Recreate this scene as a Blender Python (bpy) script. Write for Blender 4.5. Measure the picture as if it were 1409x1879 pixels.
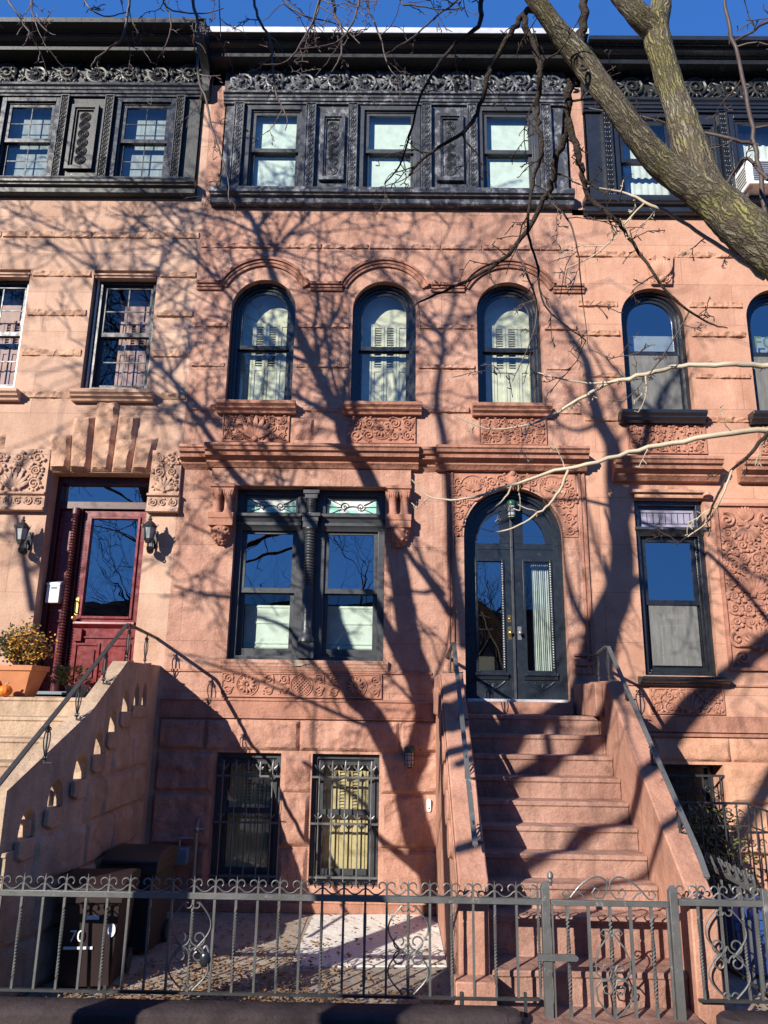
import bpy, math, random
from math import sin, cos, pi, radians, atan2, sqrt
from mathutils import Vector, noise
for _o in list(bpy.data.objects): bpy.data.objects.remove(_o)
SC = bpy.context.scene
COL = SC.collection
R = random.Random(7)

# ------------------------------------------------------------------ camera
EYE = Vector((0.0, -9.0, 2.33)); FPX = 1357.0; PW, PH = 1409.0, 1879.0
PITCH, ROLL, YAW = radians(14.01), radians(0.83), radians(-0.62)
_fw = Vector((sin(YAW)*cos(PITCH), cos(YAW)*cos(PITCH), sin(PITCH)))
_rt0 = Vector((cos(YAW), -sin(YAW), 0)); _up0 = _rt0.cross(_fw)
_rt = cos(ROLL)*_rt0 + sin(ROLL)*_up0; _up = -sin(ROLL)*_rt0 + cos(ROLL)*_up0
cam_d = bpy.data.cameras.new('camera'); cam = bpy.data.objects.new('camera', cam_d); COL.objects.link(cam)
from mathutils import Matrix
_m = Matrix(((_rt.x, _up.x, -_fw.x), (_rt.y, _up.y, -_fw.y), (_rt.z, _up.z, -_fw.z))).to_4x4()
_m.translation = EYE
cam.matrix_world = _m
cam_d.sensor_fit = 'VERTICAL'; cam_d.sensor_height = 36.0; cam_d.lens = 36.0*FPX/PH
cam_d.clip_start = 0.05; cam_d.clip_end = 2000
SC.camera = cam

# ------------------------------------------------------------------ light
SUN = Vector((0.75, 1.0, -0.55))                      # the way the sunlight travels
elev = math.atan2(-SUN.z, sqrt(SUN.x**2+SUN.y**2))
w = bpy.data.worlds.new('World'); SC.world = w; w.use_nodes = True
nt = w.node_tree; nt.nodes.clear()
out = nt.nodes.new('ShaderNodeOutputWorld'); bg = nt.nodes.new('ShaderNodeBackground')
sky = nt.nodes.new('ShaderNodeTexSky'); sky.sky_type = 'NISHITA'; sky.sun_disc = False
sky.sun_elevation = elev; sky.sun_rotation = math.atan2(-SUN.x, -SUN.y)
sky.altitude = 600; sky.air_density = 1.0; sky.dust_density = 0.2; sky.ozone_density = 4.5
bg.inputs['Strength'].default_value = 0.09
gm = nt.nodes.new('ShaderNodeGamma'); gm.inputs['Gamma'].default_value = .26        # evens out the sky like the phone's tone curve
tn = nt.nodes.new('ShaderNodeMix'); tn.data_type = 'RGBA'; tn.blend_type = 'MULTIPLY'; tn.inputs[0].default_value = 1.0
tn.inputs[7].default_value = (.38, 1.22, 3.25, 1)
nt.links.new(sky.outputs[0], gm.inputs['Color']); nt.links.new(gm.outputs[0], tn.inputs[6]); nt.links.new(tn.outputs[2], bg.inputs[0]); nt.links.new(bg.outputs[0], out.inputs[0])
sl = bpy.data.lights.new('sun', 'SUN'); sl.energy = 5.0; sl.angle = radians(0.36); sl.color = (1.0, 0.935, 0.835)
so = bpy.data.objects.new('sun', sl); COL.objects.link(so)
so.rotation_euler = SUN.to_track_quat('-Z', 'Y').to_euler(); so.location = (-20, -30, 25)
SC.view_settings.view_transform = 'Standard'; SC.view_settings.look = 'None'
SC.view_settings.exposure = 0.70; SC.view_settings.gamma = 1.0
try:
    SC.cycles.max_bounces = 6; SC.cycles.transparent_max_bounces = 10; SC.cycles.caustics_reflective = False
    SC.cycles.sample_clamp_indirect = 4.0
except Exception: pass

def at(px, py, Y):
    """photo pixel -> point on the plane y = Y, and metres per pixel there"""
    v = _rt*((px-PW/2)/FPX) + _up*((PH/2-py)/FPX) + _fw
    s = (Y-EYE.y)/v.y
    return EYE+v*s, s/FPX

# ------------------------------------------------------------------ materials
def nd(t, typ, **kw):
    n = t.nodes.new(typ)
    for k, v in kw.items():
        if k in n.inputs: n.inputs[k].default_value = v
        else: setattr(n, k, v)
    return n
def ramp(t, fac, stops):
    r = nd(t, 'ShaderNodeValToRGB'); t.links.new(fac, r.inputs[0])
    e = r.color_ramp.elements
    while len(e) < len(stops): e.new(0.5)
    for i, (p, c) in enumerate(stops):
        e[i].position = p; e[i].color = (*c, 1) if len(c) == 3 else c
    return r.outputs[0]
def G(v): return (v, v, v)
def base(name):
    m = bpy.data.materials.new(name); m.use_nodes = True; t = m.node_tree
    return m, t, t.nodes['Principled BSDF']
def mix(t, fac, a, b, mode='MIX'):
    n = nd(t, 'ShaderNodeMix', data_type='RGBA', blend_type=mode)
    for s, v in ((0, fac), (6, a), (7, b)):
        if hasattr(v, 'is_output') or not isinstance(v, (int, float, tuple)): t.links.new(v, n.inputs[s])
        else: n.inputs[s].default_value = v if isinstance(v, (int, float)) else (*v, 1)
    return n.outputs[2]
def noi(t, co, scale, detail=6, rough=.6, stretch=None):
    if stretch:
        mp = nd(t, 'ShaderNodeMapping'); mp.inputs['Scale'].default_value = stretch
        t.links.new(co, mp.inputs[0]); co = mp.outputs[0]
    n = nd(t, 'ShaderNodeTexNoise', Scale=scale, Detail=detail, Roughness=rough); t.links.new(co, n.inputs['Vector'])
    return n.outputs['Fac']
def bump(t, p, h, strength, dist, prev=None):
    b = nd(t, 'ShaderNodeBump', Strength=strength, Distance=dist); t.links.new(h, b.inputs['Height'])
    if prev is not None: t.links.new(prev, b.inputs['Normal'])
    t.links.new(b.outputs[0], p.inputs['Normal']); return b.outputs[0]
def stone(name, c1, c2, stain, amt=.5, rough=.85, bmp=.5, joints=None, streak=.35, fine=38):
    m, t, p = base(name)
    co = nd(t, 'ShaderNodeTexCoord').outputs['Object']
    a = ramp(t, noi(t, co, 2.2, 9, .7), [(.34, c1), (.64, c2)])
    s = ramp(t, noi(t, co, 1.5, 10, .75, (1.2, 1.2, .6)), [(.5, G(0)), (.66, G(amt))])
    c = mix(t, s, a, stain)
    st = ramp(t, noi(t, co, 5, 5, .6, (1.6, 1.6, .12)), [(.52, G(0)), (.75, G(streak))])
    c = mix(t, st, c, tuple(x*.62 for x in c1))
    lg = ramp(t, noi(t, co, .55, 5, .6), [(.3, (.84, .82, .83)), (.7, (1.1, 1.1, 1.1))]); c = mix(t, 1.0, c, lg, 'MULTIPLY')
    g = ramp(t, noi(t, co, 60, 4, .7), [(.3, G(.8)), (.7, G(1.14))])
    c = mix(t, 1.0, c, g, 'MULTIPLY')
    h1 = noi(t, co, fine, 6, .7); h2 = noi(t, co, 7, 5, .6)
    if joints:
        mp = nd(t, 'ShaderNodeMapping'); mp.inputs['Rotation'].default_value = (radians(-90), 0, 0)
        t.links.new(co, mp.inputs[0])
        br = nd(t, 'ShaderNodeTexBrick', Scale=1.0); br.inputs['Mortar Size'].default_value = .004
        br.inputs['Mortar Smooth'].default_value = .2
        br.inputs['Brick Width'].default_value = joints[0]; br.inputs['Row Height'].default_value = joints[1]
        br.inputs['Color1'].default_value = (1, 1, 1, 1); br.inputs['Color2'].default_value = (.85, .835, .83, 1); br.inputs['Bias'].default_value = -.15
        br.inputs['Mortar'].default_value = (.62, .6, .6, 1)
        t.links.new(mp.outputs[0], br.inputs['Vector'])
        c = mix(t, 1.0, c, br.outputs['Color'], 'MULTIPLY')
    t.links.new(c, p.inputs['Base Color'])
    p.inputs['Roughness'].default_value = rough
    p.inputs['Specular IOR Level'].default_value = .25
    n1 = bump(t, p, h2, bmp, .035); bump(t, p, h1, bmp*.9, .009, n1)
    return m
def paint(name, c, worn=None, amt=.0, rough=.35, wscale=9, bmp=.15, spec=.5, lo=.58, hi=.66):
    m, t, p = base(name)
    co = nd(t, 'ShaderNodeTexCoord').outputs['Object']
    n = noi(t, co, 3, 6, .6)
    col = ramp(t, n, [(.3, tuple(x*.8 for x in c)), (.7, tuple(min(1, x*1.25) for x in c))])
    if worn:
        f = ramp(t, noi(t, co, wscale, 8, .75, (1, 1, .7)), [(lo, G(0)), (hi, G(amt))])
        col = mix(t, f, col, worn)
    t.links.new(col, p.inputs['Base Color'])
    r = ramp(t, noi(t, co, 14, 5, .6), [(.3, G(rough*.75)), (.75, G(min(1, rough*1.5)))])
    t.links.new(r, p.inputs['Roughness']); p.inputs['Specular IOR Level'].default_value = spec
    bump(t, p, noi(t, co, 45, 5, .65), bmp, .006)
    return m
def plain(name, c, rough=.5, metal=0, spec=.5):
    m, t, p = base(name)
    co = nd(t, 'ShaderNodeTexCoord').outputs['Object']
    t.links.new(ramp(t, noi(t, co, 8, 4, .6), [(.3, tuple(x*.85 for x in c)), (.7, tuple(min(1, x*1.1) for x in c))]), p.inputs['Base Color'])
    p.inputs['Roughness'].default_value = rough; p.inputs['Metallic'].default_value = metal
    p.inputs['Specular IOR Level'].default_value = spec
    return m
def glass(name, ior=1.9, tint=(.86, .92, .9), rough=0.0, wob=.012, f=None):
    m = bpy.data.materials.new(name); m.use_nodes = True; t = m.node_tree; t.nodes.clear()
    o = nd(t, 'ShaderNodeOutputMaterial'); mx = nd(t, 'ShaderNodeMixShader')
    tr = nd(t, 'ShaderNodeBsdfTransparent'); tr.inputs[0].default_value = (*tint, 1)
    gl = nd(t, 'ShaderNodeBsdfGlossy'); gl.inputs['Roughness'].default_value = rough
    lw = nd(t, 'ShaderNodeLayerWeight', Blend=.5)          # symmetric front/back reflectance
    pw = nd(t, 'ShaderNodeMath', operation='POWER'); t.links.new(lw.outputs['Facing'], pw.inputs[0]); pw.inputs[1].default_value = 4.0
    f0 = min(.21, 2.2*((ior-1)/(ior+1))**2)
    f0 = f or f0
    fr = nd(t, 'ShaderNodeMath', operation='MULTIPLY_ADD', use_clamp=True); t.links.new(pw.outputs[0], fr.inputs[0]); fr.inputs[1].default_value = 1-f0; fr.inputs[2].default_value = f0
    co = nd(t, 'ShaderNodeTexCoord').outputs['Object']
    b = nd(t, 'ShaderNodeBump', Strength=wob*4, Distance=.05); t.links.new(noi(t, co, 1.6, 2, .4), b.inputs['Height'])
    t.links.new(b.outputs[0], gl.inputs['Normal'])
    t.links.new(fr.outputs[0], mx.inputs[0]); t.links.new(tr.outputs[0], mx.inputs[1]); t.links.new(gl.outputs[0], mx.inputs[2])
    t.links.new(mx.outputs[0], o.inputs[0]); return m
def screen(name, c, k):
    m = bpy.data.materials.new(name); m.use_nodes = True; t = m.node_tree; t.nodes.clear()
    o = nd(t, 'ShaderNodeOutputMaterial'); mx = nd(t, 'ShaderNodeMixShader'); tr = nd(t, 'ShaderNodeBsdfTransparent'); df = nd(t, 'ShaderNodeBsdfDiffuse')
    co = nd(t, 'ShaderNodeTexCoord').outputs['Object']
    t.links.new(ramp(t, noi(t, co, 6, 6, .7, (3, 3, .5)), [(.3, tuple(x*.6 for x in c)), (.7, c)]), df.inputs[0])
    mx.inputs[0].default_value = k; t.links.new(tr.outputs[0], mx.inputs[1]); t.links.new(df.outputs[0], mx.inputs[2]); t.links.new(mx.outputs[0], o.inputs[0]); return m
def bark(name, c1, c2, moss=None, amt=.6):
    m, t, p = base(name)
    tc = nd(t, 'ShaderNodeTexCoord'); co = tc.outputs['Object']; uv = tc.outputs['UV']
    a = ramp(t, noi(t, co, 9, 8, .7), [(.3, c1), (.7, c2)])
    if moss:
        f = ramp(t, noi(t, co, 5, 7, .7), [(.47, G(0)), (.58, G(amt))]); a = mix(t, f, a, moss)
        f2 = ramp(t, noi(t, co, 3.2, 8, .75), [(.52, G(0)), (.6, G(.7))]); a = mix(t, f2, a, (.42, .38, .29))
    vo = nd(t, 'ShaderNodeTexVoronoi', Scale=1.0); vo.feature = 'DISTANCE_TO_EDGE'
    mp = nd(t, 'ShaderNodeMapping'); mp.inputs['Scale'].default_value = (30, 6.5, 1)
    nn = nd(t, 'ShaderNodeTexNoise', Scale=22, Detail=6); t.links.new(co, nn.inputs['Vector'])
    va = nd(t, 'ShaderNodeVectorMath', operation='MULTIPLY_ADD'); va.inputs[1].default_value = (.10, .16, 0)
    t.links.new(nn.outputs['Color'], va.inputs[0]); t.links.new(uv, va.inputs[2])
    t.links.new(va.outputs[0], mp.inputs[0]); t.links.new(mp.outputs[0], vo.inputs['Vector'])
    crack = ramp(t, vo.outputs['Distance'], [(.0, G(0)), (.3, G(1))])
    c = mix(t, crack, tuple(x*.72 for x in c1), a)
    t.links.new(c, p.inputs['Base Color']); p.inputs['Roughness'].default_value = .9; p.inputs['Specular IOR Level'].default_value = .2
    n1 = bump(t, p, crack, .8, .02); bump(t, p, noi(t, co, 55, 7, .72), .8, .012, n1)
    return m

M = {}
M['brown'] = stone('brownstone', (.43, .222, .155), (.56, .335, .245), (.28, .138, .098), .8, joints=(1.27, .59), bmp=.8, streak=.6)
M['brown_rock'] = stone('rock_faced_brownstone', (.37, .185, .130), (.49, .275, .20), (.24, .125, .09), .7, bmp=1.0)
M['brown_trim'] = stone('moulded_brownstone', (.33, .152, .10), (.44, .222, .155), (.18, .085, .062), .85, bmp=.7, streak=.6)
M['carved'] = stone('carved_brownstone', (.37, .17, .112), (.45, .225, .155), (.22, .10, .075), .6, bmp=.4)
M['tan'] = stone('tan_brownstone', (.53, .335, .235), (.61, .41, .30), (.40, .225, .15), .6, joints=(1.35, .585), streak=.2, bmp=.35)
M['tan_rock'] = stone('rock_faced_tan_stone', (.49, .285, .185), (.56, .355, .24), (.38, .21, .14), .5, bmp=.8, streak=.2)
M['pink'] = stone('salmon_brownstone', (.51, .268, .176), (.58, .335, .232), (.38, .175, .11), .55, joints=(1.3, .6), streak=.2, bmp=.3)
M['pink_rock'] = stone('rock_faced_salmon_stone', (.47, .24, .15), (.53, .30, .195), (.36, .17, .11), .5, bmp=.8)
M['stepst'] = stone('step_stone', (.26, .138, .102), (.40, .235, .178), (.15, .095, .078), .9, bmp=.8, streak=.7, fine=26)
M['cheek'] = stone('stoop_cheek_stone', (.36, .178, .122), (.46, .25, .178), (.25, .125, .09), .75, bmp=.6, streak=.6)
M['tanstep'] = stone('tan_stoop_stone', (.39, .28, .19), (.50, .37, .26), (.27, .19, .135), .75, bmp=.7, streak=.5)
M['black_worn'] = paint('worn_black_paint', (.034, .037, .044), (.38, .39, .42), .85, rough=.42, wscale=9, bmp=.45, spec=.5, lo=.5, hi=.72)
M['black_house'] = paint('chipped_black_paint', (.019, .020, .020), (.5, .5, .47), .9, rough=.42, wscale=6, bmp=.3, spec=.5, lo=.69, hi=.70)
M['black_satin'] = paint('satin_black_paint', (.016, .018, .022), rough=.27, bmp=.1, spec=.7)
M['frame_grey'] = paint('charcoal_frame_paint', (.040, .043, .049), rough=.4, bmp=.05)
M['navy'] = paint('blue_black_door_paint', (.014, .019, .027), (.08, .09, .10), .3, rough=.28, bmp=.08)
M['iron'] = paint('weathered_black_iron', (.085, .087, .085), (.25, .25, .24), .7, rough=.42, wscale=14, bmp=.3, spec=.8)
M['iron_dk'] = paint('black_iron', (.03, .031, .033), (.10, .10, .10), .5, rough=.42, wscale=20, bmp=.2)
M['mahog'] = paint('red_varnished_wood', (.15, .017, .019), (.05, .010, .012), .7, rough=.28, wscale=4, bmp=.06)
M['mahog_dk'] = paint('dark_red_wood', (.055, .013, .016), rough=.35, bmp=.06)
M['white'] = paint('white_paint', (.72, .73, .70), rough=.5, bmp=.04)
M['blind'] = plain('white_blind', (.76, .82, .73), .8)
M['shutter'] = plain('cream_shutter_paint', (.76, .70, .50), .55)
M['shutter_y'] = plain('yellow_shutter_paint', (.70, .52, .27), .6)
M['shutter_p'] = plain('pink_shutter_paint', (.55, .30, .25), .6)
M['curtain'] = plain('grey_white_curtain', (.55, .58, .55), .9)
M['room'] = plain('dim_room', (.13, .12, .105), .9)
M['glass'] = glass('window_glass', f=.15); M['glass_r'] = glass('reflective_window_glass', f=.42, wob=.02); M['glass_grey'] = glass('insect_screen_glass', 1.7, (.40, .41, .41), .3)
M['mesh'] = screen('grey_insect_mesh', (.26, .26, .25), .62)
M['sheer'] = screen('sheer_curtain', (.62, .66, .68), .7)
M['glass_st'] = glass('leaded_glass', 1.5, (.55, .60, .62), .1)
M['flash'] = plain('pale_roof_flashing', (.55, .56, .58), .45, .2)
M['brass'] = plain('brass', (.75, .52, .2), .3, 1.0)
M['steel'] = plain('steel', (.35, .35, .36), .4, .8)
M['lampglass'] = plain('frosted_lamp_glass', (.38, .40, .41), .15)
M['conc'] = stone('areaway_concrete', (.33, .275, .215), (.42, .36, .29), (.22, .17, .125), .7, bmp=.5)
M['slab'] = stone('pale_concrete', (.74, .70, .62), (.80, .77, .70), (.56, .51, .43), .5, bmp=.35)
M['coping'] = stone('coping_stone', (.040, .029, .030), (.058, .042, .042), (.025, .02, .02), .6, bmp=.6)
M['asphalt'] = stone('asphalt', (.05, .05, .05), (.06, .06, .06), (.04, .04, .04), .5)
M['walk'] = stone('sidewalk_bluestone', (.11, .11, .115), (.15, .15, .15), (.08, .08, .08), .5, joints=(1.5, 1.5))
M['brick'] = stone('opposite_brick', (.22, .10, .07), (.28, .13, .09), (.16, .08, .06), .5, joints=(.22, .075))
M['bark'] = bark('mossy_bark', (.13, .105, .075), (.32, .28, .20), (.30, .285, .09), .85)
M['bark_dk'] = bark('dark_bark', (.055, .042, .034), (.10, .078, .062))
M['twig'] = paint('twig_bark', (.065, .044, .037), (.13, .085, .07), .6, rough=.6, wscale=30)
M['twig_l'] = paint('pale_twig_bark', (.42, .35, .25), (.30, .24, .16), .6, rough=.55, wscale=20)
M['leaf'] = plain('dead_leaf', (.36, .20, .07), .7)
M['leaf2'] = plain('brown_litter', (.22, .12, .055), .8)
M['green'] = plain('shrub_green', (.10, .105, .025), .55)
M['gold'] = plain('shrub_gold', (.55, .26, .035), .6)
M['terra'] = plain('terracotta', (.50, .20, .085), .7)
M['pump'] = plain('pumpkin_skin', (.72, .17, .015), .45)
M['stem'] = plain('pumpkin_stem', (.35, .3, .18), .8)
M['bin'] = plain('dark_bin_plastic', (.020, .010, .010), .5)
M['bin2'] = plain('grey_bin_plastic', (.022, .023, .025), .5)
M['sticker'] = plain('white_sticker', (.75, .75, .75), .5)
M['blue'] = plain('blue_plastic', (.03, .08, .26), .45)
M['meter'] = plain('meter_box_blue_grey', (.13, .18, .23), .5)
M['stglass'] = plain('jade_stained_glass', (.30, .62, .50), .25)
M['stglass_w'] = plain('white_stained_glass', (.72, .74, .68), .25)
M['stglass_p'] = plain('mauve_leaded_glass', (.30, .28, .36), .25)
M['chalk'] = plain('green_chalk', (.05, .11, .09), .8)
M['lead'] = plain('lead_came', (.05, .055, .06), .5, .5)
M['ac'] = plain('white_enamel', (.80, .80, .77), .4)
M['green_met'] = paint('dark_green_enamel', (.012, .05, .03), rough=.35)

# ------------------------------------------------------------------ mesh builder
class MB:
    def __init__(s): s.v = []; s.f = []; s.uv = None
    def add(s, vs, fs):
        o = len(s.v); s.v += [tuple(p) for p in vs]; s.f += [tuple(i+o for i in f) for f in fs]; return s
    def box(s, x0, x1, y0, y1, z0, z1):
        if x0 > x1: x0, x1 = x1, x0
        if y0 > y1: y0, y1 = y1, y0
        if z0 > z1: z0, z1 = z1, z0
        return s.add([(x0,y0,z0),(x1,y0,z0),(x1,y1,z0),(x0,y1,z0),(x0,y0,z1),(x1,y0,z1),(x1,y1,z1),(x0,y1,z1)],
                     [(0,3,2,1),(4,5,6,7),(0,1,5,4),(1,2,6,5),(2,3,7,6),(3,0,4,7)])
    def prism(s, poly, a0, a1, T):
        """poly [(u,v)] extruded between a0 and a1; T(u,v,a)->xyz"""
        n = len(poly)
        vs = [T(u, v, a0) for u, v in poly]+[T(u, v, a1) for u, v in poly]
        return s.add(vs, [tuple(range(n)), tuple(range(2*n-1, n-1, -1))]+[((i+1) % n, i, n+i, n+(i+1) % n) for i in range(n)])
    def xz(s, poly, y0, y1): return s.prism(poly, y0, y1, lambda u, v, a: (u, a, v))
    def yz(s, poly, x0, x1): return s.prism(poly, x0, x1, lambda u, v, a: (a, u, v))
    def xy(s, poly, z0, z1): return s.prism(poly, z0, z1, lambda u, v, a: (u, v, a))
    def arc(s, cx, cz, r0, r1, a0, a1, y0, y1, n=20):
        """arch band, angles in degrees from +x, faces closed"""
        vs = []; fs = []
        for i in range(n+1):
            a = radians(a0+(a1-a0)*i/n); c, q = cos(a), sin(a)
            vs += [(cx+r0*c, y0, cz+r0*q), (cx+r1*c, y0, cz+r1*q), (cx+r1*c, y1, cz+r1*q), (cx+r0*c, y1, cz+r0*q)]
        for i in range(n):
            b = 4*i
            for k in range(4): fs.append((b+k, b+(k+1) % 4, b+4+(k+1) % 4, b+4+k))
        fs += [(0, 3, 2, 1), (4*n, 4*n+1, 4*n+2, 4*n+3)]
        return s.add(vs, fs)
    def disk(s, cx, cz, r, a0, a1, y, n=20, extra=()):
        pts = [(cx+r*cos(radians(a0+(a1-a0)*i/n)), y, cz+r*sin(radians(a0+(a1-a0)*i/n))) for i in range(n+1)]+[(x, y, z) for x, z in extra]
        return s.add(pts, [tuple(range(len(pts)))])
    def tube(s, pts, rad, n=6, cap=True, uv=False, flat=None):
        pts = [Vector(p) for p in pts]; L = len(pts)
        if L < 2: return s
        if not isinstance(rad, (list, tuple)): rad = [rad]*L
        t = (pts[1]-pts[0]).normalized()
        u = t.orthogonal().normalized()
        vs = []
        for i in range(L):
            if i == 0: tt = pts[1]-pts[0]
            elif i == L-1: tt = pts[-1]-pts[-2]
            else: tt = (pts[i+1]-pts[i-1])
            if tt.length < 1e-9: tt = t.copy()
            tt.normalize()
            u = u-tt*u.dot(tt)
            if u.length < 1e-6: u = tt.orthogonal()
            u.normalize(); q = tt.cross(u)
            for k in range(n):
                a = 2*pi*k/n
                d = (u*cos(a)+q*sin(a))*rad[i]
                if flat is not None: d.y *= flat
                vs.append(pts[i]+d)
        fs = []
        for i in range(L-1):
            for k in range(n):
                fs.append((i*n+k, i*n+(k+1) % n, (i+1)*n+(k+1) % n, (i+1)*n+k))
        if cap: fs += [tuple(range(n-1, -1, -1)), tuple(range((L-1)*n, L*n))]
        return s.add(vs, fs)
    def lathe(s, prof, c, n=14):
        """prof [(r,z)] about a vertical axis through c"""
        vs = []
        for r, z in prof:
            for k in range(n): vs.append((c[0]+r*cos(2*pi*k/n), c[1]+r*sin(2*pi*k/n), c[2]+z))
        fs = []
        for i in range(len(prof)-1):
            for k in range(n): fs.append((i*n+k, i*n+(k+1) % n, (i+1)*n+(k+1) % n, (i+1)*n+k))
        fs += [tuple(range(n-1, -1, -1)), tuple(range((len(prof)-1)*n, len(prof)*n))]
        return s.add(vs, fs)
    def dome(s, cx, cz, y, r, h=None, n=8, m=3):
        """half ball on a wall facing -y"""
        h = h or r
        vs = []; fs = []
        for j in range(m):
            a = (pi/2)*j/m
            for k in range(n): vs.append((cx+r*cos(a)*cos(2*pi*k/n), y-h*sin(a), cz+r*cos(a)*sin(2*pi*k/n)))
        vs.append((cx, y-h, cz))
        for j in range(m-1):
            for k in range(n): fs.append((j*n+k, j*n+(k+1) % n, (j+1)*n+(k+1) % n, (j+1)*n+k))
        for k in range(n): fs.append(((m-1)*n+k, (m-1)*n+(k+1) % n, m*n))
        return s.add(vs, fs)
    def ball(s, c, rx, ry, rz, n=12, m=8, rib=0, nr=8):
        prof = []
        vs = []; fs = []
        for j in range(m+1):
            a = -pi/2+pi*j/m
            for k in range(n):
                th = 2*pi*k/n; rr = cos(a)*(1-rib*abs(cos(th*nr/2))**2)
                vs.append((c[0]+rx*rr*cos(th), c[1]+ry*rr*sin(th), c[2]+rz*sin(a)))
        for j in range(m):
            for k in range(n): fs.append((j*n+k, j*n+(k+1) % n, (j+1)*n+(k+1) % n, (j+1)*n+k))
        return s.add(vs, fs)
    def rock(s, u0, u1, v0, v1, amp, cell, seed, T, edge=.035, basep=.008, freq=3.0):
        """one rock-faced block; T(u,v,d) puts depth d out of the wall"""
        nu = max(3, int((u1-u0)/cell)); nv = max(3, int((v1-v0)/cell))
        vs = []; fs = []
        for j in range(nv+1):
            for i in range(nu+1):
                u = u0+(u1-u0)*i/nu; v = v0+(v1-v0)*j/nv
                e = min(u-u0, u1-u, v-v0, v1-v)
                k = min(1, max(0, e/edge)); k = k*k*(3-2*k)
                P = Vector((u*freq+seed*7.3, v*freq*1.25+seed*3.1, seed*1.7))
                rg = 1-abs(noise.noise(P*1.1))*1.9                       # ridges left by the pitching tool
                nn = .45+.5*noise.fractal(P, .7, 2.1, 4)+.45*rg+.3*noise.noise(P*3.3)
                big = noise.noise(Vector((seed*5.1, u*1.3, v*1.3)))
                d = basep+amp*k*(.05+.8*max(0, min(1.6, nn))+.35*big)
                if i in (0, nu) or j in (0, nv): d = basep*.2
                vs.append(T(u, v, d))
        W = nu+1
        for j in range(nv):
            for i in range(nu): fs.append((j*W+i, j*W+i+1, (j+1)*W+i+1, (j+1)*W+i))
        # sides back to the wall
        ring = [i for i in range(W)]+[j*W+nu for j in range(1, nv+1)]+[nv*W+i for i in range(nu-1, -1, -1)]+[j*W for j in range(nv-1, 0, -1)]
        def uv_of(ix): return (u0+(u1-u0)*(ix % W)/nu, v0+(v1-v0)*(ix//W)/nv)
        o = len(vs)
        for ix in ring: u, v = uv_of(ix); vs.append(T(u, v, -.02))
        n = len(ring)
        for k in range(n): fs.append((ring[(k+1) % n], ring[k], o+k, o+(k+1) % n))
        return s.add(vs, fs)

WLOC = {}
def empty(name, loc=(0, 0, 0)):
    o = bpy.data.objects.new(name, None); COL.objects.link(o); o.location = loc; o.empty_display_size = .1
    WLOC[o.name] = Vector(loc); return o
def obj(name, mb, mat, parent=None, smooth=40, bevel=0, local=False):
    me = bpy.data.meshes.new(name); me.from_pydata(mb.v, [], mb.f); me.validate()
    me.materials.append(M[mat] if isinstance(mat, str) else mat)
    if smooth:
        me.polygons.foreach_set('use_smooth', [True]*len(me.polygons))
        me.set_sharp_from_angle(angle=radians(smooth))
    me.update()
    o = bpy.data.objects.new(name, me); COL.objects.link(o)
    WLOC[o.name] = Vector((0, 0, 0))
    if parent is not None:
        o.parent = parent
        if local: WLOC[o.name] = WLOC[parent.name].copy()
        else: o.location = -WLOC[parent.name]
    if bevel:
        b = o.modifiers.new('bevel', 'BEVEL'); b.width = bevel; b.segments = 2; b.limit_method = 'ANGLE'; b.angle_limit = radians(50)
    return o
def text(name, body, size, mat, parent, loc, local=False):
    cu = bpy.data.curves.new('tmp', 'FONT'); cu.body = body; cu.size = size; cu.extrude = .001
    t_ = bpy.data.objects.new('tmp', cu); COL.objects.link(t_)
    me = bpy.data.meshes.new_from_object(t_.evaluated_get(bpy.context.evaluated_depsgraph_get()))
    bpy.data.objects.remove(t_); bpy.data.curves.remove(cu)
    b = MB(); b.add([(v.co.x+loc[0], loc[1]-v.co.z, v.co.y+loc[2]) for v in me.vertices], [tuple(p.vertices) for p in me.polygons]); bpy.data.meshes.remove(me)
    return obj(name, b, mat, parent, smooth=0, local=local)
def tag(o, label, cat, group=None):
    o['label'] = label; o['category'] = cat
    if group: o['group'] = group
    return o
def thing(name, label, cat, loc=(0, 0, 0), group=None): return tag(empty(name, loc), label, cat, group)
def kind(o, k='structure'): o['kind'] = k; return o
def copy_tree(o, loc=None, label=None, parent=None, rotz=None):
    c = o.copy(); COL.objects.link(c)
    if parent is not None: c.parent = parent
    for ch in list(o.children): copy_tree(ch, parent=c)
    if loc is not None: c.location = loc
    if rotz is not None: c.rotation_euler.z = rotz
    if label: c['label'] = label
    return c

# ------------------------------------------------------------------ carving
def spiral(b, cx, cz, y, Rr, turns, dr, a0, r, seg=22, flat=1.2):
    pts = []; rad = []
    for i in range(seg+1):
        t = i/seg; a = a0+dr*turns*2*pi*t; q = Rr*(1-.86*t)
        pts.append((cx+q*cos(a), y-r*.25-r*.5*t, cz+q*sin(a))); rad.append(r*(1-.45*t))
    b.tube(pts, rad, 5, flat=flat); b.dome(pts[-1][0], pts[-1][2], y-r*.3, r*1.1, r*1.1, 6, 2)
def leaf(b, x, z, y, ang, L, wd, curl=.5, h=.95):
    pts = []; rad = []
    for i in range(7):
        t = i/6; a = ang+curl*t
        x += cos(a)*L/6; z += sin(a)*L/6
        pts.append((x, y-wd*h*sin(pi*min(1, t*.9+.1)), z)); rad.append(max(.0012, wd*sin(pi*(.12+.84*t))))
    b.tube(pts, rad, 5, flat=.7)
def ring(b, cx, cz, y, r, th, n=24):
    pts = [(cx+r*cos(2*pi*i/n), y, cz+r*sin(2*pi*i/n)) for i in range(n+1)]
    b.tube(pts, th, 5, False)
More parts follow.
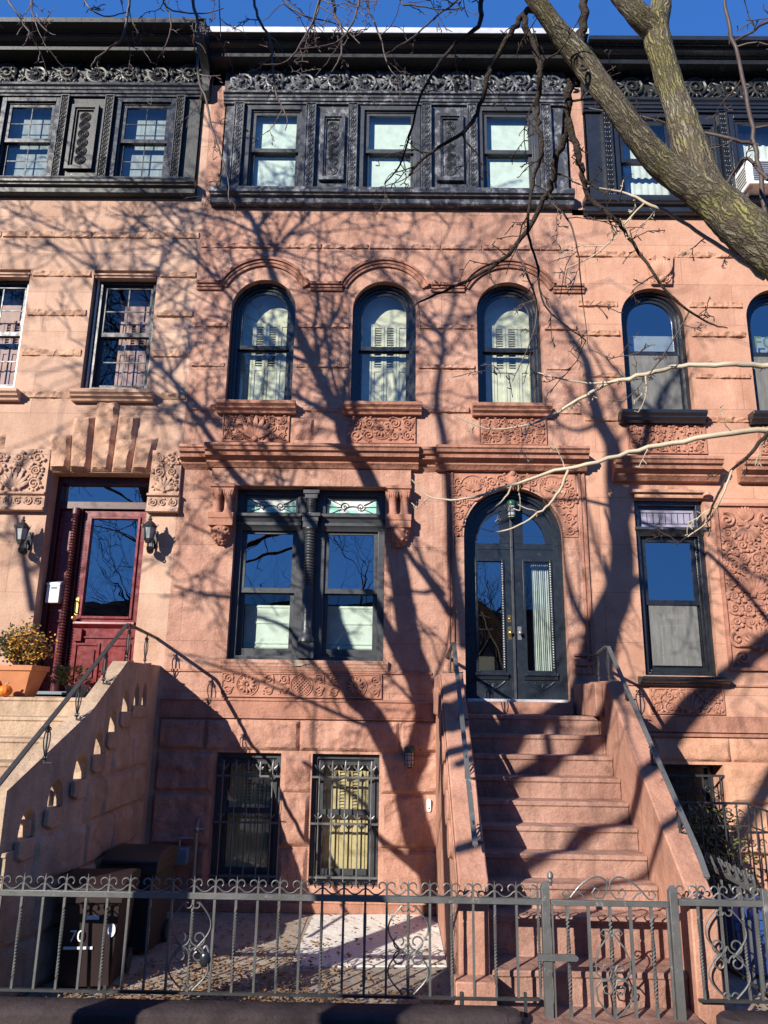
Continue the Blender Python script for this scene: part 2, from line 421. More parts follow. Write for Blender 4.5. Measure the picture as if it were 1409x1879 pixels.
def rosette(b, cx, cz, y, Rr, n=12, lattice=False):
    ring(b, cx, cz, y, Rr, Rr*.07); ring(b, cx, cz, y, Rr*.84, Rr*.05)
    if lattice:
        for k in range(-3, 4):
            o = k*Rr*.22; hl = sqrt(max(0, (Rr*.78)**2-o*o))
            for s in (1, -1):
                p = [(cx+(o*.707+q*hl*.707)*1, y-.004, cz+s*(-o*.707+q*hl*.707)) for q in (-1, 0, 1)]
                b.tube(p, Rr*.05, 4)
    else:
        for k in range(n):
            a = 2*pi*k/n; leaf(b, cx+cos(a)*Rr*.12, cz+sin(a)*Rr*.12, y, a, Rr*.62, Rr*.13, .0)
        b.dome(cx, cz, y, Rr*.16, Rr*.16)
def palmette(b, cx, cz, y, Rr, n=7, spread=2.4, up=pi/2):
    for k in range(n):
        a = up-spread/2+spread*k/(n-1)
        leaf(b, cx, cz, y, a, Rr*(1-.25*abs(k-(n-1)/2)/(n/2)), Rr*.11, .5*(k-(n-1)/2)/(n/2)*-1)
    b.dome(cx, cz, y, Rr*.16)
def scrolls(b, x0, x1, z0, z1, y, seed, nx, nz, r=.012, centre=None, frame=True):
    """mirror-symmetric field of scrolls, leaves and berries"""
    rr = random.Random(seed); cw = (x1-x0)/nx; ch = (z1-z0)/nz; mid = (x0+x1)/2
    for i in range(nx):
        for j in range(nz):
            cx = x0+(i+.5)*cw; cz = z0+(j+.5)*ch
            if centre and abs(cx-mid) < centre*.9 and nx > 2 and abs(cz-(z0+z1)/2) < centre: continue
            sgn = 1 if cx < mid else -1
            Rr = min(cw, ch)*rr.uniform(.38, .47)
            spiral(b, cx, cz, y, Rr, rr.uniform(1.4, 1.9), sgn*(1 if j % 2 else -1), rr.choice((0, 1, 2, 3))*pi/2+.4, r*rr.uniform(.9, 1.2))
            for k in range(5):
                a = rr.uniform(0, 2*pi); leaf(b, cx+cos(a)*Rr*.85, cz+sin(a)*Rr*.85, y, a+rr.uniform(-.6, .6), min(cw, ch)*rr.uniform(.2, .34), r*1.25, sgn*rr.uniform(.4, 1.6))
            for k in range(3):
                a = rr.uniform(0, 2*pi); b.dome(cx+cos(a)*Rr*1.12, cz+sin(a)*Rr*1.12, y, r*rr.uniform(.8, 1.5), None, 6, 2)
def frieze(b, x0, x1, z0, z1, y, seed):
    h = z1-z0; n = max(1, round((x1-x0)/(h*1.22))); wd = (x1-x0)/n; rr = random.Random(seed); cz = (z0+z1)/2
    for i in range(n):
        cx = x0+(i+.5)*wd; s = 1 if i % 2 else -1; o = h*.03*s
        spiral(b, cx+.05*h, cz+o, y-.01, h*.45, 2.1, -s, pi*.9, h*.07, 30, 1.0)
        b.dome(cx+.05*h, cz+o, y-.01, h*.1, h*.11)
        for k in range(11):
            a = pi*.35+k*pi*1.3/10 if s > 0 else -pi*.25-k*pi*1.3/10
            leaf(b, cx+.05*h+cos(a)*h*.13, cz+o+sin(a)*h*.13, y-.012, a-.35*s, h*.36, h*.05, .7*s, .9)
        for k in range(9):
            px = cx+wd*rr.uniform(.3, .62); pz = cz+rr.uniform(-.42, .36)*h
            leaf(b, px, pz, y-.006, (1 if k % 2 else -1)*rr.uniform(.5, 1.7)+(pi if k % 3 == 0 else 0), h*rr.uniform(.22, .4), h*rr.uniform(.045, .07), rr.choice((-1, 1))*rr.uniform(.8, 1.8), 1.0)
        for k in range(6): b.dome(cx+rr.uniform(-.5, .5)*wd, z0+h*rr.uniform(.05, .16), y, h*rr.uniform(.05, .075), None, 6, 2)
        leaf(b, cx-wd*.5, z0+h*.12, y-.006, .9, h*.75, h*.06, -1.0, .9); leaf(b, cx-wd*.5, z1-h*.12, y-.006, -.9, h*.75, h*.06, 1.0, .9)
def rope(b, x0, x1, z0, z1, y, step=.075):
    cx = (x0+x1)/2; n = int((z1-z0)/step); wr = (x1-x0)/2
    for i in range(n):
        z = z0+(i+.5)*(z1-z0)/n; ring(b, cx, z, y, step*.44, .009, 9); b.dome(cx, z, y, step*.22, .012, 6, 2)
        for s in (-1, 1): leaf(b, cx+s*wr*.45, z-step*.3, y, pi/2-s*.5, step*.6, .008, s*.8)
Wxz = lambda y: (lambda u, v, d: (u, y-d, v))
# ------------------------------------------------------------------ building helpers
def wall(b, x0, x1, z0, z1, y, ops=(), cap=None):
    """sheet facing -y with rectangular / arched openings and their reveals. op = (x0,x1,z0,z1,depth,arch)"""
    xs = sorted({x0, x1, *[o[0] for o in ops], *[o[1] for o in ops]})
    zs = {z0, z1}
    for o in ops:
        zs |= {o[2], o[3]}
        if o[5]: zs.add(o[3]+(o[1]-o[0])/2)
    xs = [x for x in xs if x0 <= x <= x1]; zs = sorted(z for z in zs if z0 <= z <= z1)
    for i in range(len(xs)-1):
        for j in range(len(zs)-1):
            cx = (xs[i]+xs[i+1])/2; cz = (zs[j]+zs[j+1])/2; hit = False
            for o in ops:
                top = o[3]+((o[1]-o[0])/2 if o[5] else 0)
                if o[0] < cx < o[1] and o[2] < cz < top: hit = True
            if not hit:
                b.add([(xs[i], y, zs[j]), (xs[i+1], y, zs[j]), (xs[i+1], y, zs[j+1]), (xs[i], y, zs[j+1])], [(0, 1, 2, 3)])
    for o in ops:
        a0, a1, c0, c1, d, ar = o
        path = [(a0, c0), (a0, c1)]
        if ar:
            r = (a1-a0)/2; cx = (a0+a1)/2; N = 24; top = c1+r
            arcp = [(cx+r*cos(pi-pi*k/N), c1+r*sin(pi-pi*k/N)) for k in range(N+1)]
            for k in range(N):
                (u0, v0), (u1, v1) = arcp[k], arcp[k+1]
                b.add([(u0, y, v0), (u1, y, v1), (u1, y, top), (u0, y, top)], [(0, 1, 2, 3)])
            path += arcp[1:]
        else: path += [(a1, c1)]
        path += [(a1, c0), (a0, c0)]
        for k in range(len(path)-1):
            (u0, v0), (u1, v1) = path[k], path[k+1]
            b.add([(u0, y, v0), (u1, y, v1), (u1, y+d, v1), (u0, y+d, v0)], [(0, 1, 2, 3)])
    return b
def frame_rect(b, x0, x1, z0, z1, y0, y1, t, tb=None, tt=None):
    tb = tb or t; tt = tt or t
    b.box(x0, x0+t, y0, y1, z0, z1); b.box(x1-t, x1, y0, y1, z0, z1)
    b.box(x0+t, x1-t, y0, y1, z0, z0+tb); b.box(x0+t, x1-t, y0, y1, z1-tt, z1)
def sash(par, x0, x1, z0, z1, y, mat, gmat='glass', t=.045, tb=.06, munt=None, name='sash'):
    b = MB(); frame_rect(b, x0, x1, z0, z1, y, y+.035, t, tb)
    if munt:
        nx, nz, th = munt
        for i in range(1, nx): xx = x0+(x1-x0)*i/nx; b.box(xx-th, xx+th, y+.012, y+.024, z0+tb, z1-t)
        for j in range(1, nz): zz = z0+(z1-z0)*j/nz; b.box(x0+t, x1-t, y+.013, y+.023, zz-th, zz+th)
    o = obj(name, b, mat, par)
    g = MB(); yy = y+.018
    g.add([(x0+t*.8, yy, z0+tb*.8), (x1-t*.8, yy, z0+tb*.8), (x1-t*.8, yy, z1-t*.8), (x0+t*.8, yy, z1-t*.8)], [(0, 1, 2, 3)])
    obj('pane', g, gmat, par, smooth=0)
    return o
def window_rect(par, x0, x1, z0, z1, y, zm, mat='frame_grey', fw=.07, dep=.13, gl='glass', gl2=None, munt=None, sash_mat=None, steps=True):
    b = MB(); frame_rect(b, x0, x1, z0, z1, y, y+dep, fw)
    if steps: frame_rect(b, x0+fw, x1-fw, z0+fw, z1-fw, y+.03, y+dep, .022)
    wn = obj('window', b, mat, par, bevel=.004)
    a = fw+(.022 if steps else 0); sm = sash_mat or mat
    sash(wn, x0+a, x1-a, zm-.02, z1-a, y+.045, sm, gl, munt=munt)
    sash(wn, x0+a, x1-a, z0+a, zm+.025, y+.085, sm, gl2 or gl, munt=munt)
    return wn
def window_arch(par, x0, x1, z0, zs, y, zm, mat='black_satin', fw=.085, gl='glass', gl2=None):
    cx = (x0+x1)/2; r = (x1-x0)/2; b = MB()
    for t0, t1, ya, yb in ((0, fw*.55, y, y+.16), (fw*.55, fw, y+.035, y+.16)):
        b.box(x0+t0, x0+t1, ya, yb, z0, zs); b.box(x1-t1, x1-t0, ya, yb, z0, zs)
        b.arc(cx, zs, r-t1, r-t0, 0, 180, ya, yb, 26)
    b.box(x0+fw, x1-fw, y+.035, y+.16, z0, z0+.03)
    wn = obj('window', b, mat, par)
    q = r-fw; u = MB(); t = .045
    u.box(cx-q, cx-q+t, y+.055, y+.09, zm, zs); u.box(cx+q-t, cx+q, y+.055, y+.09, zm, zs)
    u.arc(cx, zs, q-t, q, 0, 180, y+.055, y+.09, 26); u.box(cx-q+t, cx+q-t, y+.055, y+.09, zm, zm+.055)
    obj('sash', u, mat, wn)
    g = MB(); g.disk(cx, zs, q-t*.8, 0, 180, y+.072, 26, [(cx-q+t*.8, zm+.04), (cx+q-t*.8, zm+.04)]); obj('pane', g, gl, wn, smooth=0)
    sash(wn, cx-q, cx+q, z0+.03, zm+.03, y+.1, mat, gl2 or gl)
    return wn
def shutters(wn, x0, x1, z0, z1, y, mat='shutter', leaves=4, split=.5, seed=1):
    wd = (x1-x0)/leaves
    for k in range(leaves):
        b = MB(); a0 = x0+k*wd+.003; a1 = a0+wd-.006; zm = z0+(z1-z0)*split
        frame_rect(b, a0, a1, z0, z1, y, y+.025, .035, .05, .05); b.box(a0+.035, a1-.035, y, y+.025, zm-.03, zm+.03)
        b.box(a0+.035, a1-.035, y+.012, y+.02, z0+.05, zm-.03)
        if k in (1, 2) or leaves < 4:
            zz = zm+.05
            while zz < z1-.07: b.add([(a0+.035, y+.002, zz), (a1-.035, y+.002, zz), (a1-.035, y+.022, zz+.024), (a0+.035, y+.022, zz+.024)], [(0, 1, 2, 3)]); zz += .036
        else: b.box(a0+.035, a1-.035, y+.012, y+.02, zm+.03, z1-.05)
        obj('shutter', b, mat, wn)
def room(par, x0, x1, levels, y0=.32, y1=2.6):
    b = MB()
    b.box(x0, x1, y1, y1+.1, levels[0], levels[-1])
    b.box(x0-.03, x0, y0, y1, levels[0], levels[-1]); b.box(x1, x1+.03, y0, y1, levels[0], levels[-1])
    for z in levels: b.box(x0, x1, y0-.02, y1, z-.12, z)
    obj('interior', b, 'room', par)
def rocks(par, name, mat, blocks, y=0, amp=.04, cell=.035, edge=.04, freq=3.0, seed=0):
    for k, (x0, x1, z0, z1) in enumerate(blocks):
        b = MB(); b.rock(x0+.003, x1-.003, z0+.004, z1-.004, amp, cell, seed+k*1.37, Wxz(y), edge, freq=freq)
        obj(name, b, mat, par, smooth=28)
def split_band(x0, x1, z0, z1, seed, mn=.5, mx=1.1):
    r = random.Random(seed); o = []; x = x0
    while x < x1-.02:
        w_ = r.uniform(mn, mx)
        if x1-x-w_ < mn*.6: w_ = x1-x
        o.append((x, x+w_, z0, z1)); x += w_
    return o
def run(b, prof, x0, x1): return b.yz([(p[0], p[1]) for p in prof], x0, x1)
def sill_prof(z1, h, d): return [(0, z1), (-d, z1), (-d, z1-h*.3), (-d*.88, z1-h*.38), (-d*.78, z1-h*.5), (-d*.78, z1-h*.62), (-d*.5, z1-h*.8), (-d*.45, z1-h), (0, z1-h)]
def sill(par, x0, x1, z1, h, d, mat, name='sill', y=0):
    b = MB(); b.yz([(p[0]+y, p[1]) for p in sill_prof(z1, h, d)], x0, x1); return obj(name, b, mat, par, smooth=30, bevel=.004)
def carved(par, x0, x1, z0, z1, seed, nx, nz, mat='carved', r=.013, y=-.012, centre=None, lattice=None, fan=None, name='carved_panel', border=True):
    b = MB(); b.box(x0, x1, y, .0, z0, z1)
    if border: frame_rect(b, x0-.0, x1+.0, z0, z1, y-.014, y-.001, .016)
    scrolls(b, x0+.02, x1-.02, z0+.02, z1-.02, y, seed, nx, nz, r, centre)
    mx_, mz = (x0+x1)/2, (z0+z1)/2
    if centre: rosette(b, mx_, mz, y-.004, centre*.9, 12, bool(lattice))
    if fan: palmette(b, mx_, z0+.04, y-.006, fan)
    return obj(name, b, mat, par, smooth=60)
def top_floor(par, x0, x1, zs, wins, ropes, panels, worn, fz, cz, seed, blind=None, munt=None, win_mat='frame_grey', zm=None, proud=.0):
    """pressed-metal top storey. zs = (sill bottom, sill top, frame top, architrave bottom)"""
    s0, s1, ft, ab = zs; b = MB()
    wall(b, x0, x1, s1-.02, ab+.03, -.03, [(a, c, s1-.0, ft, .1, False) for a, c in wins])
    b.box(x0-.0, x0+.02, -.03, .1, s1, ab); b.box(x1-.02, x1, -.03, .1, s1, ab)
    obj('frontage_board', b, worn, par)
    for k, (a, c) in enumerate(wins):
        m_ = zm or (s1+ft)/2
        wn = window_rect(par, a, c, s1+.005, ft, -.045, m_, win_mat, fw=.07, munt=munt)
        if blind:
            q = MB(); nb = 3
            q.box(a+.03, c-.03, .105, .12, s1+.02, ft-.02); q.box(a+.03, a+.045, .06, .105, s1+.02, ft-.02); q.box(c-.045, c-.03, .06, .105, s1+.02, ft-.02); q.box(a+.06, c-.06, .095, .104, m_-.04, m_+.03)
            obj('blind', q, 'blind', wn)
    for a, c in ropes:
        q = MB(); q.box(a, c, -.085, -.03, s1, ab); frame_rect(q, a, c, s1, ab, -.1, -.086, .014); rope(q, a+.015, c-.015, s1+.03, ab-.02, -.086)
        obj('pilaster', q, worn, par, smooth=60)
    for a, c, u, v in panels:
        q = MB(); frame_rect(q, a, c, u, v, -.085, -.03, .05); frame_rect(q, a+.05, c-.05, u+.05, v-.05, -.062, -.03, .025)
        q.box(a+.075, c-.075, -.036, -.03, u+.075, v-.075)
        n = 6; st = (v-u-.22)/n; cx = (a+c)/2
        for k in range(n):
            zz = u+.11+(k+.5)*st
            for rr_ in (.46, .33, .2): ring(q, cx, zz, -.042, st*rr_*1.1, .008, 18)
            q.dome(cx, zz, -.036, st*.1, None, 6, 2)
        obj('panel', q, worn, par, smooth=60)
    q = MB(); h = s1-s0
    run(q, [(0, s1), (-.17, s1), (-.17, s1-h*.12), (-.185, s1-h*.25), (-.18, s1-h*.38), (-.15, s1-h*.45), (-.15, s1-h*.52), (-.12, s1-h*.55), (-.105, s1-h*.62), (-.105, s0+h*.08), (-.085, s0), (0, s0)], x0-.09, x1+.02)
    obj('sill', q, worn, par, smooth=30)
    ha = fz[0]-ab
    q = MB(); run(q, [(0, fz[0]), (-.13, fz[0]), (-.13, fz[0]-ha*.2), (-.1, fz[0]-ha*.3), (-.1, fz[0]-ha*.5), (-.085, fz[0]-ha*.52), (-.085, fz[0]-ha*.78), (-.065, fz[0]-ha*.8), (-.065, ab), (0, ab)], x0-.02, x1+.01)
    obj('architrave', q, 'black_satin' if worn != 'black_worn' else worn, par, smooth=30)
    q = MB(); q.box(x0-.02, x1+.01, -.06, .05, fz[0], fz[1]+.02); frieze(q, x0, x1, fz[0]+.01, fz[1]-.01, -.066, seed)
    obj('frieze', q, worn if worn == 'black_worn' else 'black_house', par, smooth=70)
    return par
# ------------------------------------------------------------------ MAIN HOUSE
H = thing('brownstone_house', 'orange-brown brownstone row house in the middle with three arched windows and black double doors', 'house', (-.13, 0, 0), 'row houses')
XL, XR = -2.70, 2.46
AW = [(-2.195, -1.327), (-.558, .295), (1.11, 1.968)]     # second-floor arched windows
ZS, ZSP = 6.06, 7.385
wb = MB()
ops = [(a, c, ZS, ZSP, .2, True) for a, c in AW]
ops += [(-1.962, -.083, 2.74, 4.875, .2, False), (.90, 2.14, 2.29, 4.29, .28, True)]
ops += [(-2.0, -1.247, .27, 1.675, .22, False), (-.885, -.108, .27, 1.675, .22, False)]
wall(wb, XL, XR, 0, 8.95, 0, ops)
for a, c in ((XL, -2.49), (2.45, 2.69)): wall(wb, a, c, 8.95, 11.0, 0)
wb.box(-2.49, -2.47, 0, .1, 8.95, 11); wb.box(2.43, 2.45, 0, .1, 8.95, 11)
obj('wall', wb, 'brown', H)
room(H, XL, XR, [.0, 2.2, 5.4, 8.6, 11.3])
# top storey
top_floor(H, -2.485, 2.45, (8.94, 9.165, 10.62, 10.63), [(-2.165, -1.302), (-.53, .345), (1.165, 2.03)],
          [(-2.336, -2.19), (-1.3, -1.155), (-.69, -.555), (.36, .5), (1.015, 1.155), (2.06, 2.21)],
          [(-1.08, -.735, 9.35, 10.45), (.58, .955, 9.35, 10.47)], 'black_worn', (10.80, 11.20), None, 11, blind=True, zm=9.88)
def cornice(par, x0, x1, zb, mat, flash=None, big=0.0, seed=1):
    q = MB(); z = zb
    run(q, [(.15, z), (-.30, z), (-.30, z+.085), (-.33, z+.09), (-.33, z+.105), (-.36, z+.11), (-.405, z+.125), (-.425, z+.15), (-.42, z+.175), (-.44, z+.18), (-.44+big*.2, z+.19),
            (-.52-big, z+.19+big*.3), (-.52-big, z+.255+big*.5), (.15, z+.255+big*.5)], x0, x1)
    obj('cornice', q, mat, par, smooth=30)
    if flash:
        q = MB(); run(q, [(-.535-big, z+.185+big*.3), (-.535-big, z+.275+big*.5), (.2, z+.275+big*.5), (.2, z+.257+big*.5), (-.522-big, z+.257+big*.5), (-.522-big, z+.185+big*.3)], x0, x1)
        obj('roof_flashing', q, flash, par)
cornice(H, -2.69, 2.69, 11.215, 'black_house', 'flash')
q = MB(); q.box(-2.69, 2.69, .16, 9, 11.3, 11.45); obj('roof', q, 'asphalt', H)
# rough courses of the upper wall
bands = []
for z0, z1 in ((7.09, 7.18), (6.515, 6.59), (5.90, 6.005)):
    segs = [(XL+.02, AW[0][0]-.03), (AW[0][1]+.03, AW[1][0]-.03), (AW[1][1]+.03, AW[2][0]-.03), (AW[2][1]+.03, XR-.02)]
    if z0 < 6: segs = [(XL+.02, -2.3), (-1.2, -.69), (.42, .995), (2.06, XR-.02)]
    for s_, (a, c) in enumerate(segs): bands += split_band(a, c, z0, z1, int(z0*100)+s_)
bands += split_band(XL+.02, XR-.02, 8.29, 8.385, 77)
rocks(H, 'rough_course', 'brown', bands, amp=.038, cell=.013, edge=.012, freq=8, y=.010, seed=3)
# hood moulds over the arches
b = MB()
HM = [(-1.765, .575), (-.135, .57), (1.545, .6)]
flats = [(-2.68, HM[0][0]-.575), (-1.14, HM[1][0]-.57), (.5, HM[2][0]-.6), (HM[2][0]+.6, 2.56)]
for a, c in flats:
    for y0, za, zb_ in ((-.03, 7.65, 7.69), (-.045, 7.69, 7.73), (-.07, 7.73, 7.765)): b.box(a, c, y0, 0, za, zb_)
for cx, hc in HM:
    zc = 8.08-(hc**2+.37**2)/(2*.37); rr_ = 8.08-zc; an = math.degrees(atan2(7.71-zc, hc))
    for y0, d0, d1 in ((-.03, -.058, -.018), (-.045, -.018, .022), (-.07, .022, .057)): b.arc(cx, zc, rr_+d0, rr_+d1, an+.8, 180-an-.8, y0, 0, 26)
obj('hood_mould', b, 'brown_trim', H, smooth=30)
# voussoir ring, rough
for (a, c), (cx, hc) in zip(AW, HM):
    pass
for (a, c) in AW:
    wn = window_arch(H, a, c, ZS, ZSP, .1, 6.86, 'black_satin')
    shutters(wn, a+.09, c-.09, ZS+.04, 7.33, .31, 'shutter', 4, .45)
    q = MB(); q.box(a+.05, c-.05, .345, .36, 7.0, 7.9); obj('curtain', q, 'shutter', wn)
    sill(H, a-.085, c+.075, 6.005, .15, .15, 'brown_trim')
carved(H, -2.2, -1.335, 5.48, 5.86, 21, 6, 3, fan=.3)
carved(H, -.576, .292, 5.48, 5.86, 22, 5, 2, centre=.15)
carved(H, 1.107, 1.975, 5.48, 5.86, 23, 6, 3)
# broken patch of stone beside the first carved panel
q = MB(); q.rock(-1.28, -1.02, 5.52, 5.82, .05, .03, 5, Wxz(0), .05); obj('broken_patch', q, 'brown_rock', H, smooth=25)
# hood cornice above the parlour floor
hp = [(0, 5.40), (-.27, 5.385), (-.28, 5.35), (-.26, 5.335), (-.25, 5.30), (-.215, 5.285), (-.205, 5.255), (-.205, 5.24), (-.15, 5.215), (-.12, 5.195), (-.12, 5.175), (-.09, 5.15), (-.07, 5.12), (0, 5.11)]
b = MB(); hp2 = [(min(0, y+.06) if y < 0 else 0, z-.01) for y, z in hp]
run(b, hp, -2.35, .33); run(b, hp, .545, 2.45); run(b, hp2, -2.68, -2.352); run(b, hp2, .332, .543)
obj('hood_cornice', b, 'brown_trim', H, smooth=28)
b = MB(); b.box(-2.28, .24, -.07, 0, 4.88, 5.108); obj('lintel', b, 'brown', H, bevel=.01)
# corbels with twin colonnettes
for cx in (-2.11, .085):
    b = MB()
    b.box(cx-.155, cx+.155, -.17, 0, 4.84, 4.878); b.box(cx-.14, cx+.14, -.15, 0, 4.80, 4.84)
    for s_ in (-1, 1):
        b.lathe([(.062, 0), (.062, .03), (.05, .04), (.05, .2), (.06, .215), (.072, .245), (.072, .29)], (cx+s_*.072, -.085, 4.51), 12)
        for k in range(5): leaf(b, cx+s_*.072+(k-2)*.024, 4.72, -.14, pi/2, .08, .012, .4*(k-2)*-.4)
    b.box(cx-.155, cx+.155, -.165, 0, 4.44, 4.51); b.box(cx-.15, cx+.15, -.155, 0, 4.35, 4.44)
    # hanging half-bowl
    vs = []; fs = []; n = 12; m_ = 6
    for j in range(m_+1):
        a = pi/2*j/m_; r_ = .15*cos(a)
        for k in range(n+1): th = pi+pi*k/n; vs.append((cx+r_*cos(th), r_*sin(th), 4.35-.23*sin(a)))
    for j in range(m_):
        for k in range(n): i0 = j*(n+1)+k; fs.append((i0, i0+n+1, i0+n+2, i0+1))
    b.add(vs, fs)
    for k in range(26):
        th = pi+R.uniform(.15, .85)*pi; a = R.uniform(.1, 1.2); r_ = .15*cos(a)
        b.dome(cx+r_*cos(th), 4.35-.23*sin(a), r_*sin(th)+.004, R.uniform(.012, .028), .02, 6, 2)
    obj('corbel', b, 'carved', H, smooth=50)
# ------- parlour window
b = MB(); X0, X1, Z0, Z1, Y = -1.962, -.083, 2.74, 4.875, .10
frame_rect(b, X0, X1, Z0, Z1, Y, Y+.14, .085, .05, .07)
b.box(-1.195, -.835, Y+.005, Y+.14, Z0+.05, Z1-.07)            # mullion post
for x0, x1 in ((X0+.085, -1.195), (-.835, X1-.085)):
    b.box(x0, x1, Y+.01, Y+.14, 4.355, 4.54)
wn = obj('window', b, 'frame_grey', H, bevel=.005)
b = MB()
for x0, x1 in ((X0, -1.145), (-.885, X1)):
    b.yz([(Y, 4.55), (Y-.075, 4.55), (Y-.075, 4.515), (Y-.04, 4.49), (Y-.025, 4.45), (Y-.045, 4.44), (Y-.045, 4.405), (Y-.015, 4.38), (Y, 4.34)], x0, x1)
obj('transom_bar', b, 'frame_grey', wn, smooth=30)
cc = -1.015; b = MB(); yc = .03
b.box(cc-.1, cc+.1, yc-.07, yc+.08, 4.80, 4.845); b.box(cc-.08, cc+.08, yc-.055, yc+.08, 4.74, 4.80)
pr = [(.062, 4.54)]
for k in range(9):
    z = 4.56+k*.02; pr += [(.06, z), (.07, z+.008), (.06, z+.016)]
pr += [(.062, 4.745)]
b.lathe([(r_, z) for r_, z in pr], (cc, yc, 0), 14)
b.box(cc-.125, cc+.125, yc-.10, yc+.08, 4.50, 4.54); b.box(cc-.1, cc+.1, yc-.08, yc+.08, 4.44, 4.50); b.box(cc-.09, cc+.09, yc-.07, yc+.08, 4.36, 4.44)
pr = [(.085, 4.36), (.085, 4.345), (.068, 4.33), (.06, 4.315)]
k = 0; z = 4.30
while z > 3.62: pr += [(.06, z), (.073, z-.013), (.06, z-.026)]; z -= .036
pr += [(.064, 3.60), (.064, 3.10), (.075, 3.07), (.07, 3.04), (.095, 3.0), (.1, 2.96), (.085, 2.935)]
b.lathe([(r_, zz) for r_, zz in pr[::-1]], (cc, yc, 0), 16)
for k in range(8):
    a = 2*pi*k/8; b.tube([(cc+.062*cos(a), yc+.062*sin(a), zz) for zz in (3.12, 3.58)], .011, 4)
b.box(cc-.1, cc+.1, yc-.085, yc+.08, 2.76, 2.94); b.box(cc-.085, cc+.085, yc-.07, yc+.08, 2.94, 2.95)
obj('colonnette', b, 'frame_grey', wn, smooth=35)
for x0, x1 in ((X0+.085, -1.195), (-.835, X1-.085)):
    # stained-glass transom light
    q = MB(); frame_rect(q, x0, x1, 4.54, Z1-.07, Y+.03, Y+.07, .03)
    a0, a1, u, v = x0+.03, x1-.03, 4.57, Z1-.10
    tr = obj('transom_light', q, 'frame_grey', wn)
    q = MB(); q.box(a0, a1, Y+.05, Y+.055, u, v); obj('stained_glass', q, 'stglass_w', wn, smooth=0)
    q = MB()
    for s_, xx in ((1, a0), (-1, a1)):
        q.xz([(xx, u+.02), (xx+s_*.15, u+.02), (xx+s_*.11, (u+v)/2), (xx, v-.02)] if s_ > 0 else [(xx, v-.02), (xx+s_*.11, (u+v)/2), (xx+s_*.15, u+.02), (xx, u+.02)], Y+.044, Y+.049)
    mx_ = (a0+a1)/2
    q.xz([(mx_-.09, u+.02), (mx_+.09, u+.02), (mx_+.05, u+.06), (mx_-.05, u+.06)], Y+.044, Y+.049)
    obj('stained_glass', q, 'stglass', wn, smooth=0)
    q = MB()
    for s_, xx in ((1, a0), (-1, a1)):
        for dz in (.0, .5, 1.0): q.tube([(xx, Y+.04, u+dz*(v-u)), (xx+s_*.16, Y+.04, u+(.35+.25*dz)*(v-u))], .006, 4)
        spiral(q, xx+s_*.2, (u+v)/2, Y+.045, .06, 1.5, s_, 0, .006, 16)
    q.tube([(mx_+.11*cos(a), Y+.04, u+.05+.06*sin(a)) for a in [pi*k/8 for k in range(9)]], .007, 4)
    q.tube([(a0, Y+.042, u+.016), (a1, Y+.042, u+.016)], .006, 4); q.tube([(a0, Y+.042, v-.016), (a1, Y+.042, v-.016)], .006, 4)
    obj('lead_came', q, 'lead', wn)
    sash(wn, x0, x1, 3.56, 4.355, Y+.035, 'frame_grey', 'glass_r', t=.05)
    sash(wn, x0, x1, Z0+.05, 3.60, Y+.08, 'frame_grey', t=.055, tb=.09)
    q = MB(); q.box(x0+.04, x1-.04, .36, .375, Z0+.1, 3.43); 
    for zz in (2.90, 2.95, 3.20, 3.40): q.box(x0+.04, x1-.04, .35, .36, zz, zz+.018)
    obj('blind', q, 'blind', wn)
sill(H, -2.02, -.02, 2.737, .12, .055, 'brown', name='sill')
q = MB(); q.xz([(-1.20, 2.70), (-1.12, 2.665), (-1.04, 2.672), (-1.0, 2.69), (-.93, 2.70), (-.90, 2.722), (-.94, 2.733), (-1.16, 2.733)], -.0575, -.0545); obj('bare_mortar', q, 'conc', H)
b = MB(); b.box(XL, .50, -.02, 0, 2.588, 2.618); b.box(XL, .52, -.035, 0, 2.06, 2.085)
run(b, [(0, 2.29), (-.03, 2.285), (-.045, 2.27), (-.045, 2.262), (-.03, 2.255), (-.03, 2.085), (-.0, 2.085)], XL, .52)
obj('string_course', b, 'brown_trim', H, bevel=.004)
b = MB(); x0, x1, z0, z1 = -1.996, -.094, 2.305, 2.585; y = -.012
b.box(x0, x1, y, 0, z0, z1); frame_rect(b, x0, x1, z0, z1, y-.014, y-.001, .014)
mz = (z0+z1)/2
for cx, lat in ((x0+.31, False), ((x0+x1)/2, True), (x1-.31, False)): rosette(b, cx, mz, y-.004, .13, 12, lat)
for cx in (x0+.08, x0+.56, x0+.74, x1-.74, x1-.56, x1-.08):
    for s_ in (-1, 1):
        spiral(b, cx, mz+s_*.072, y, .058, 1.5, s_*(1 if cx < -1.05 else -1), R.uniform(0, 6), .012)
        b.dome(cx+.055, mz+s_*.03, y, .016, None, 6, 2); b.dome(cx-.055, mz+s_*.1, y, .014, None, 6, 2)
        leaf(b, cx-.07, mz+s_*.02, y, s_*1.0, .1, .013, .8); leaf(b, cx+.07, mz+s_*.02, y, pi-s_*1.0, .1, .013, -.8)
obj('carved_panel', b, 'carved', H, smooth=60)
